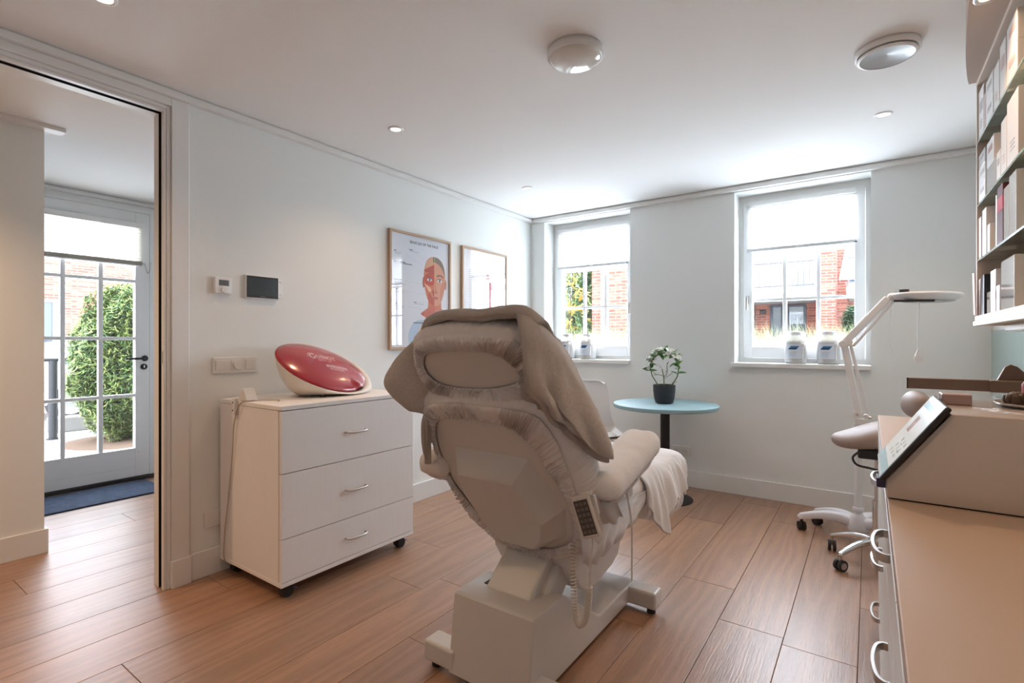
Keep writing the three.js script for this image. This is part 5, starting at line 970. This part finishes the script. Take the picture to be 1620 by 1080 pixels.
{
  const c = [-0.058, 0, 3.80], t = thing('magnifier_lamp', 'white articulated magnifier lamp on a wheeled white stand', 'lamp', c);
  star(t, 'leg', c, [172, 138, 62, 346], 0.325, 0.115, 0.088, 0.075, std([0.78, 0.78, 0.82], 0.35), 0.028, 0.03, M.rubber);
  part(t, 'stand_hub', lathe([[0, 0.06], [0.05, 0.06], [0.06, 0.09], [0.05, 0.15], [0.026, 0.175], [0.022, 0.19], [0.03, 0.195], [0.03, 0.215], [0.022, 0.22]], c, 32), std([0.78, 0.78, 0.82], 0.35));
  part(t, 'pole', rod([c[0], 0.2, 3.8], [c[0], 0.73, 3.8], 0.021), M.white);
  const J1 = [-0.043, 0.775, 3.80], J2 = [-0.125, 1.222, 3.80], J3 = [0.10, 1.495, 3.80];
  part(t, 'clamp', [bx(J1[0] - 0.032, J1[0] + 0.032, 0.725, 0.765, 3.775, 3.825, 0.006), rod([J1[0] - 0.02, J1[1] + 0.015, 3.772], [J1[0] - 0.02, J1[1] + 0.015, 3.828], 0.020), rod([J1[0] + 0.024, J1[1] + 0.005, 3.775], [J1[0] + 0.024, J1[1] + 0.005, 3.825], 0.014)], M.plastic);
  part(t, 'clamp_screw', [rod([J1[0] + 0.034, J1[1], 3.80], [J1[0] + 0.05, J1[1], 3.80], 0.008), rod([J1[0] - 0.02, J1[1] + 0.015, 3.770], [J1[0] - 0.02, J1[1] + 0.015, 3.768], 0.008)], M.steel);
  const off = (A, B, k, s = 1) => { const dx = B[0] - A[0], dy = B[1] - A[1], l = Math.hypot(dx, dy); return [[A[0] - dy / l * k, A[1] + dx / l * k, A[2]], [B[0] - dy / l * k, B[1] + dx / l * k, B[2]]]; };
  part(t, 'lower_arm', [bar(...off([J1[0] - 0.008, J1[1] + 0.02, 3.8], J2, 0.006), 0.034, 0.040, new THREE.Vector3(0, 0, 1), 0.010), bar(...off([J1[0] + 0.008, J1[1] + 0.02, 3.8], J2, -0.026), 0.022, 0.018, new THREE.Vector3(0, 0, 1), 0.005)], M.white);
  part(t, 'elbow', [rod([J2[0] - 0.012, J2[1], 3.772], [J2[0] - 0.012, J2[1], 3.828], 0.023), rod([J2[0] + 0.02, J2[1] + 0.014, 3.775], [J2[0] + 0.02, J2[1] + 0.014, 3.825], 0.020), bx(J2[0] - 0.02, J2[0] + 0.03, J2[1] - 0.012, J2[1] + 0.025, 3.776, 3.824, 0.008)], M.plastic);
  part(t, 'upper_arm', [bar(...off(J2, J3, 0.010), 0.036, 0.044, new THREE.Vector3(0, 0, 1), 0.010), bar(...off([J2[0] + 0.02, J2[1], 3.8], J3, -0.023), 0.022, 0.016, new THREE.Vector3(0, 0, 1), 0.005)], M.white);
  part(t, 'head_joint', [ball(0.026, [J3[0] + 0.012, J3[1] + 0.012, 3.80], 1, 1, 1.1), rod([J3[0] + 0.03, J3[1] + 0.018, 3.80], [J3[0] + 0.09, J3[1] + 0.024, 3.80], 0.012)], M.plastic);
  part(t, 'joint_knob', disc(0.026, 0.02, [J3[0] + 0.065, J3[1] + 0.042, 3.80], 24), M.rubber);
  const H = [0.268, 1.502, 3.80], tilt = -0.035, put = g => { g.translate(-H[0], -H[1], H[2]); g.rotateZ(tilt); return g.translate(H[0], H[1], -H[2]); };
  part(t, 'lamp_head', put(lathe([[0.082, -0.022], [0.11, -0.03], [0.135, -0.024], [0.155, -0.008], [0.166, 0.006], [0.165, 0.012], [0.155, 0.018], [0.12, 0.022], [0.085, 0.022], [0.080, 0.016], [0.080, -0.016], [0.082, -0.022]], H, 64)), M.white);
  part(t, 'lens', put(lathe([[0.081, 0.0], [0.06, 0.006], [0, 0.009], [0, -0.009], [0.06, -0.006], [0.081, 0]], H, 48)), phy([1, 1, 1], 0, { transmission: 1, thickness: 0, ior: 1.5 }));
  part(t, 'light_cover', put(lathe([[0.088, -0.026], [0.11, -0.032], [0.132, -0.027]], H, 48)), std([0.55, 0.57, 0.58], 0.25));
  part(t, 'switch_panel', put(bx(H[0] - 0.155, H[0] + 0.03, H[1] - 0.038, H[1] - 0.026, 3.80 - 0.13, 3.80 - 0.09, 0.004)), M.rubber, 'dark strip below the head');
  part(t, 'lamp_lead', tube([[0.105, 1.47, 3.80], [0.10, 1.36, 3.80], [0.094, 1.27, 3.80], [0.112, 1.17, 3.80], [0.118, 1.07, 3.79], [0.135, 0.98, 3.78], [0.15, 0.80, 3.78]], 0.0025, 60, 6), M.white);
  part(t, 'plug_lead', tube([[0.228, 1.468, 3.72], [0.232, 1.42, 3.72], [0.226, 1.32, 3.72], [0.226, 1.24, 3.72], [0.229, 1.19, 3.72]], 0.0034, 40, 8), M.white);
  part(t, 'plug', [rod([0.229, 1.195, 3.72], [0.220, 1.155, 3.72], 0.006, 0.010), disc(0.021, 0.024, [0, 0, 0], 24).rotateX(Math.PI / 2).translate(0.229, 1.138, -3.72), rod([0.212, 1.14, 3.72], [0.204, 1.144, 3.72], 0.003)], M.plastic, 'white mains plug hanging from the lamp');
}
// ------------------------------------------------------------------ saddle stool
{
  const c = [0.035, 0, 3.46], t = thing('saddle_stool', 'taupe leather saddle stool with round back roll on a chrome wheeled base', 'stool', c);
  star(t, 'leg', c, [153, 228, 297, 9, 81], 0.258, 0.13, 0.085, 0.042, M.chrome, 0.030, 0.022, M.steel);
  part(t, 'base_hub', lathe([[0, 0.09], [0.04, 0.09], [0.042, 0.15], [0.03, 0.165], [0.024, 0.17], [0.024, 0.36], [0.014, 0.362], [0.014, 0.60]], c, 32), M.chrome);
  const seat = surface((u, v) => {
    const a = u * Math.PI * 2, k = Math.sin(v * Math.PI), top = v < 0.5;
    const ca = Math.cos(a), sa = Math.sin(a), R = 0.20 + 0.018 * Math.cos(2 * a);
    const kk = Math.pow(k, 0.55), x = R * kk * ca, d = 0.19 * kk * sa;
    const hump = 0.055 * Math.exp(-Math.pow((x - 0.03) / 0.10, 2)) - 0.028 * smooth(-0.05, -0.20, x) - 0.03 * Math.pow(d / 0.19, 2);
    const q = Math.sqrt(Math.max(0, 1 - k * k)), y = 0.705 + (top ? 0.050 : -0.058) * Math.pow(q, 0.7) + hump * (top ? 0.8 : 0.5);
    return V(c[0] + x, y, c[2] + d);
  }, 64, 40, true);
  part(t, 'seat', seat, M.leather);
  part(t, 'seat_piping', tube(Array.from({ length: 41 }, (_, i) => { const a = i / 40 * Math.PI; return [c[0] - 0.02 - 0.12 * Math.sin(a), 0.742 - 0.05 * Math.sin(a) + 0.012, c[2] + 0.15 * Math.cos(a)]; }), 0.002, 60, 6), M.leather);
  part(t, 'tilt_mechanism', [bx(c[0] - 0.09, c[0] + 0.09, 0.595, 0.65, c[2] - 0.07, c[2] + 0.07, 0.012)], M.rubber);
  part(t, 'lever', tube([[c[0] - 0.08, 0.645, c[2] - 0.12], [c[0] - 0.11, 0.61, c[2] - 0.13], [c[0] - 0.095, 0.575, c[2] - 0.13], [c[0] - 0.03, 0.56, c[2] - 0.125], [c[0] + 0.02, 0.55, c[2] - 0.12]], 0.006, 40, 8), M.rubber);
  part(t, 'back_post', tube([[c[0] + 0.06, 0.62, c[2]], [c[0] + 0.20, 0.62, c[2]], [c[0] + 0.25, 0.68, c[2]], [c[0] + 0.22, 0.84, c[2]], [c[0] + 0.19, 0.90, c[2]]], 0.010, 40, 10), M.chrome);
  part(t, 'back_roll', surface((u, v) => { const a = u * Math.PI * 2, k = Math.pow(Math.sin(v * Math.PI), 0.45), l = -Math.cos(v * Math.PI); return V(c[0] + 0.165 + 0.065 * k * Math.cos(a) + 0.03 * l * l, 0.905 + 0.072 * k * Math.sin(a), c[2] + 0.16 * l); }, 40, 32, true), M.leather, 'round leather back roll');
}

// ------------------------------------------------------------------ outside
{
  structure('ground', uvMetres(bx(-30, 14, -0.3, -0.1, -14, 34)), M.pave, 'paved ground outside');
  // our own house front seen from outside would end at the walls; beyond the back wall a strip of tall grass
  const blade = () => { const g = new THREE.BufferGeometry(); const P = []; const w = 0.008; const seg = 4; for (let i = 0; i < seg; i++) { const a = i / seg, b = (i + 1) / seg, wa = w * (1 - a), wb = w * (1 - b), ba = a * a * 0.35, bb2 = b * b * 0.35; P.push(-wa, a, ba, wa, a, ba, wb, b, bb2, -wa, a, ba, wb, b, bb2, -wb, b, bb2); } g.setAttribute('position', new THREE.Float32BufferAttribute(P, 3)); g.computeVertexNormals(); g.setAttribute('uv', new THREE.Float32BufferAttribute(new Float32Array(P.length / 3 * 2), 2)); return g; };
  const field = (name, label, x0, x1, d0, d1, n, h0, h1, col) => {
    const m = new THREE.InstancedMesh(blade(), phy(0xffffff, 0.8, { transmission: 0.25, thickness: 0 }), n), o = new THREE.Object3D(), c = new THREE.Color();
    for (let i = 0; i < n; i++) { o.position.set(rr(x0, x1), -0.1, -rr(d0, d1)); o.rotation.set(rr(-0.15, 0.15), rnd() * 6.28, rr(-0.15, 0.15)); const h = rr(h0, h1); o.scale.set(1.6, h, h); o.updateMatrix(); m.setMatrixAt(i, o.matrix); const k = rr(0.75, 1.2); c.setRGB(col[0] * k, col[1] * k, col[2] * k); m.setColorAt(i, c); }
    m.name = numbered(name); m.userData.kind = 'stuff'; m.userData.label = label; m.userData.category = 'grass'; shade(m); scene.add(m);
  };
  field('tall_grass', 'pale tall ornamental grass outside the windows', -5.5, 2.0, 6.2, 8.0, 26000, 0.9, 1.58, [0.60, 0.62, 0.36]);

  // apartment block beyond the grass
  const D = 14, b = thing('apartment_building', 'red brick apartment block with white balconies across the garden', 'building', [-1.5, -0.1, D]);
  const darkBlue = std([0.055, 0.075, 0.11], 0.4), winGlass = phy([0.05, 0.075, 0.10], 0.05, { clearcoat: 1, clearcoatRoughness: 0.02 }), wht = std([0.74, 0.75, 0.77], 0.6), grey = std([0.36, 0.40, 0.40], 0.6);
  part(b, 'wall', [uvMetres(bx(-9, 6, -0.1, 2.42, D, D + 0.4))], M.brick);
  part(b, 'upper_wall', bx(-9, 6, 2.42, 5.2, D, D + 0.4), wht, 'white rendered upper wall');
  part(b, 'brick_pillar', uvMetres(bx(-0.97, -0.60, -0.1, 5.2, D - 1.0, D)), M.brick);
  part(b, 'brick_return', uvMetres(bx(-0.60, -0.40, -0.1, 5.2, D - 0.35, D)), M.brick);
  for (const [x0, x1] of [[-9, -0.97], [-0.40, 6]]) {
    part(b, 'balcony_slab', bx(x0, x1, 2.22, 2.40, D - 1.3, D, 0.02), wht); part(b, 'balcony_underside', bx(x0 + 0.02, x1 - 0.02, 2.16, 2.22, D - 1.28, D), grey);
    const rail = part(b, 'railing', [bx(x0, x1, 2.98, 3.01, D - 1.27, D - 1.24), bx(x0, x1, 2.46, 2.49, D - 1.27, D - 1.24)], std([0.12, 0.13, 0.14], 0.5));
    const bars = []; for (let x = Math.max(x0, -4.2) + 0.05; x < Math.min(x1, 1.0); x += 0.11) part(rail, 'baluster', bx(x - 0.008, x + 0.008, 2.48, 3.0, D - 1.262, D - 1.248), std([0.12, 0.13, 0.14], 0.5));
  }
  const win = (x0, x1, y0, y1) => { const f = part(b, 'window', [bx(x0, x0 + 0.06, y0, y1, D - 0.03, D + 0.02), bx(x1 - 0.06, x1, y0, y1, D - 0.03, D + 0.02), bx(x0 + 0.06, x1 - 0.06, y1 - 0.06, y1, D - 0.03, D + 0.02), bx(x0 + 0.06, x1 - 0.06, y0, y0 + 0.06, D - 0.03, D + 0.02)], darkBlue); part(f, 'pane', bx(x0 + 0.05, x1 - 0.05, y0 + 0.05, y1 - 0.05, D - 0.012, D - 0.004), winGlass); };
  win(-2.62, -2.36, 0.5, 2.14); win(-2.02, -1.72, 0.5, 2.14); win(-1.66, -1.24, 0.5, 2.14); win(-4.4, -3.4, 0.5, 2.14); win(0.1, 1.2, 0.5, 2.14); win(-0.38, -0.06, 2.6, 4.4); win(-3.9, -2.9, 2.6, 4.6);
  part(b, 'lamp_box', bx(-2.24, -2.10, 1.92, 2.02, D - 0.10, D, 0.02), std([0.05, 0.05, 0.05], 0.4));
  for (const x of [-2.05, -1.20, -0.26]) part(b, 'vent_grille', bx(x, x + 0.13, 2.27, 2.35, D - 1.31, D - 1.295), grey);
  { const g = surface((u, v) => { const w = lerp(0.16, 0.34, v); return V(-0.30 + (u - 0.5) * w * 2 + 0.1, lerp(3.6, 2.55, v), D - 1.1 - 0.04 * Math.sin(u * 14)); }, 24, 8); part(b, 'folded_parasol', g, wht); }
  single('garden_box', bx(-1.35, -1.03, 2.4005, 2.80, 12.85, 13.15, 0.03), std([0.30, 0.33, 0.35], 0.6), 'grey box standing on the balcony beside the brick pillar', 'box', [-1.19, 2.4005, 13.0]);

  // neighbouring brick house seen through the left window
  const n = thing('brick_house', 'red brick house wall with a white downpipe beyond the left window', 'building', [-3.4, -0.1, 9.6]);
  part(n, 'wall', uvMetres(bx(-4.62, -2.6, -0.1, 4.2, 9.4, 12.5)), M.brick);
  part(n, 'downpipe', rod([-4.36, -0.1, 9.34], [-4.36, 4.2, 9.34], 0.035), wht);
  part(n, 'gutter', bx(-4.75, -2.5, 4.2, 4.32, 9.3, 12.6, 0.02), wht);

  // trees and shrubs: crowns of small leaf sprays round a trunk
  function sprayGeo() { const L = []; for (let k = 0; k < 5; k++) { const g = new THREE.BufferGeometry(); g.setAttribute('position', new THREE.Float32BufferAttribute([0, 0, 0, 0.016, 0.004, 0.03, 0, 0, 0.075, 0, 0, 0, 0, 0, 0.075, -0.016, 0.004, 0.03], 3)); g.computeVertexNormals(); g.setAttribute('uv', new THREE.Float32BufferAttribute(new Float32Array(12), 2)); g.rotateX(rr(-0.5, 0.5)); g.rotateY((k - 2) * 0.42); L.push(g); } return join(L); }
  const spray = sprayGeo(), leafMat = phy(0xffffff, 0.75, { transmission: 0.3, thickness: 0 });
  function shrub(name, label, cat, c, h, shape, nLeaf, scale, cols, trunkR, group) {
    const t = thing(name, label, cat, c, group);
    part(t, 'trunk', [rod(c, [c[0], c[1] + h * 0.8, c[2]], trunkR, trunkR * 0.3, 8)], std([0.10, 0.075, 0.05], 0.95));
    const m = new THREE.InstancedMesh(spray, leafMat, nLeaf), o = new THREE.Object3D(), col = new THREE.Color();
    for (let i = 0; i < nLeaf; i++) {
      const [x, y, d, nx, ny, nd] = shape(i);
      o.position.set(x, y, -d); o.lookAt(x + c[0] + nx + rr(-0.6, 0.6), y + c[1] + ny + rr(-0.5, 0.6), -d - c[2] - nd + rr(-0.6, 0.6)); o.position.set(x, y, -d);
      const s = scale * rr(0.7, 1.4); o.scale.set(s, s, s); o.rotateZ(rnd() * 6.28); o.updateMatrix(); m.setMatrixAt(i, o.matrix);
      const q = cols[Math.floor(rnd() * cols.length)], k = rr(0.7, 1.25); col.setRGB(q[0] * k, q[1] * k, q[2] * k); m.setColorAt(i, col);
    }
    m.name = 'foliage'; m.userData.kind = 'stuff'; shade(m); t.add(m); return t;
  }
  const ell = (rx, ry, rd, cy, rag = 0.25) => () => { const a = rnd() * 6.28, z = rr(-1, 1), q = Math.sqrt(1 - z * z), k = (1 - rag) + rag * rnd() + 0.12 * Math.sin(a * 5) * Math.sin(z * 6); const nx = Math.cos(a) * q, nd = Math.sin(a) * q; return [nx * rx * k, cy + z * ry * k, nd * rd * k, nx, z, nd]; };
  shrub('conifer_hedge', 'dense light green conifer shrub outside the glazed hall door', 'shrub', [-8.3, -0.1, 2.68], 2.05, ell(0.68, 1.06, 0.62, 1.06, 0.35), 24000, 0.85, [[0.14, 0.27, 0.06], [0.27, 0.40, 0.09], [0.07, 0.16, 0.04], [0.42, 0.48, 0.14], [0.36, 0.44, 0.12]], 0.04);
  shrub('garden_tree', 'leafy tree at the left side of the view from the left window', 'tree', [-5.9, -0.1, 11.0], 4.6, ell(1.15, 2.3, 1.1, 2.4, 0.4), 3600, 2.2, [[0.26, 0.44, 0.12], [0.40, 0.56, 0.20], [0.16, 0.30, 0.09], [0.52, 0.64, 0.30]], 0.08, 'garden trees');
  shrub('garden_tree', 'darker tree against the brick house beyond the left window', 'tree', [-5.1, -0.1, 10.6], 3.4, ell(0.5, 1.7, 0.6, 1.9, 0.4), 2200, 2.0, [[0.16, 0.30, 0.09], [0.28, 0.44, 0.14]], 0.06, 'garden trees');
  shrub('golden_shrub', 'tall shrub with golden yellow leaves close outside the left window', 'shrub', [-3.75, -0.1, 6.9], 2.9, ell(0.40, 0.55, 0.28, 2.05, 0.7), 42, 1.9, [[0.72, 0.46, 0.03], [0.58, 0.42, 0.06], [0.26, 0.32, 0.07]], 0.02);
  shrub('small_garden_plant', 'small dark green plant beside the brick pillar across the garden', 'shrub', [-0.30, -0.1, 12.6], 1.9, ell(0.16, 0.3, 0.16, 1.75, 0.4), 260, 1.6, [[0.05, 0.14, 0.05]], 0.02);

  // street side of the hall door
  const h = thing('street_house', 'brick house with a grey door frame across the street', 'building', [-16, -0.1, 4]);
  part(h, 'wall', uvMetres(bx(-17, -16, -0.1, 7, -6, 16)), M.brick);
  { const f = part(h, 'window', [bx(-15.99, -15.93, 0.1, 2.25, 3.0, 3.08), bx(-15.99, -15.93, 0.1, 2.25, 3.62, 3.72), bx(-15.99, -15.93, 2.17, 2.25, 3.08, 3.62)], std([0.20, 0.23, 0.28], 0.5)); part(f, 'pane', bx(-15.98, -15.96, 0.1, 2.2, 3.06, 3.64), winGlass); }
  // white car parked across: body from a side profile
  const car = thing('parked_car', 'white estate car parked behind the black railing', 'car', [-11.9, -0.1, 3.2]);
  const body = extrude([[-1.2, 0.28], [-1.25, 0.62], [-1.16, 0.86], [-0.92, 0.92], [-0.55, 1.32], [-0.1, 1.42], [1.4, 1.42], [2.0, 0.98], [2.9, 0.86], [3.02, 0.55], [2.98, 0.28]], null, 1.6, 0.05, 3); body.rotateY(Math.PI / 2); body.translate(-12.7, -0.1, -3.3);
  part(car, 'body', toCreasedNormals(body, 0.6), phy([0.80, 0.81, 0.83], 0.2, { clearcoat: 1, clearcoatRoughness: 0.05 }));
  const sideWin = extrude([[-0.72, 0.96], [-0.42, 1.28], [0.35, 1.32], [0.35, 0.96]], null, 0.02, 0); sideWin.rotateY(Math.PI / 2); sideWin.translate(-11.06, -0.1, -3.3); part(car, 'side_window', sideWin, winGlass);
  part(car, 'tail_light', bx(-11.10, -11.06, 0.50, 0.72, 2.08, 2.22, 0.01), std([0.50, 0.12, 0.03], 0.3)); part(car, 'red_reflector', bx(-11.3, -11.05, 0.12, 0.20, 2.6, 3.05, 0.01), std([0.45, 0.02, 0.03], 0.3));
  for (const d of [2.75, 5.5]) { const w = part(car, 'wheel', disc(0.30, 0.2, [0, 0, 0], 32).rotateZ(Math.PI / 2).translate(-11.15, 0.2, -d), M.rubber); part(w, 'wheel_rim', disc(0.19, 0.21, [0, 0, 0], 20).rotateZ(Math.PI / 2).translate(-11.15, 0.2, -d), M.steel); }
  const r = thing('black_railing', 'black metal railing with round posts outside the glazed door', 'railing', [-9.15, -0.1, 2.1]);
  for (const d of [0.9, 2.085, 3.3]) part(r, 'post', [rod([-9.15, -0.1, d], [-9.15, 0.98, d], 0.05), rod([-9.15, -0.1, d], [-9.15, -0.085, d], 0.075)], std([0.03, 0.032, 0.036], 0.5));
  part(r, 'top_rail', rod([-9.15, 0.99, 0.6], [-9.15, 0.99, 3.6], 0.025), std([0.03, 0.032, 0.036], 0.5));
  single('planting_bed', [lathe([[0.72, 0], [0.60, 0.012], [0.40, 0.02], [0, 0.024]], [-8.3, -0.1, 2.68], 40)], std([0.17, 0.11, 0.075], 1), 'brown soil bed round the conifer shrub', 'soil', [-8.3, -0.1, 2.7]);
  single('stone_wall', uvMetres(bx(-10.0, -9.7, -0.1, 0.12, 2.2, 6, 0.02)), std([0.30, 0.28, 0.26], 1, { bumpMap: scaled(plasterBump, 3, 3), bumpScale: 0.02 }), 'low grey stone edging beyond the railing', 'edging', [-9.85, -0.1, 4]);
}

renderer.render(scene, camera);
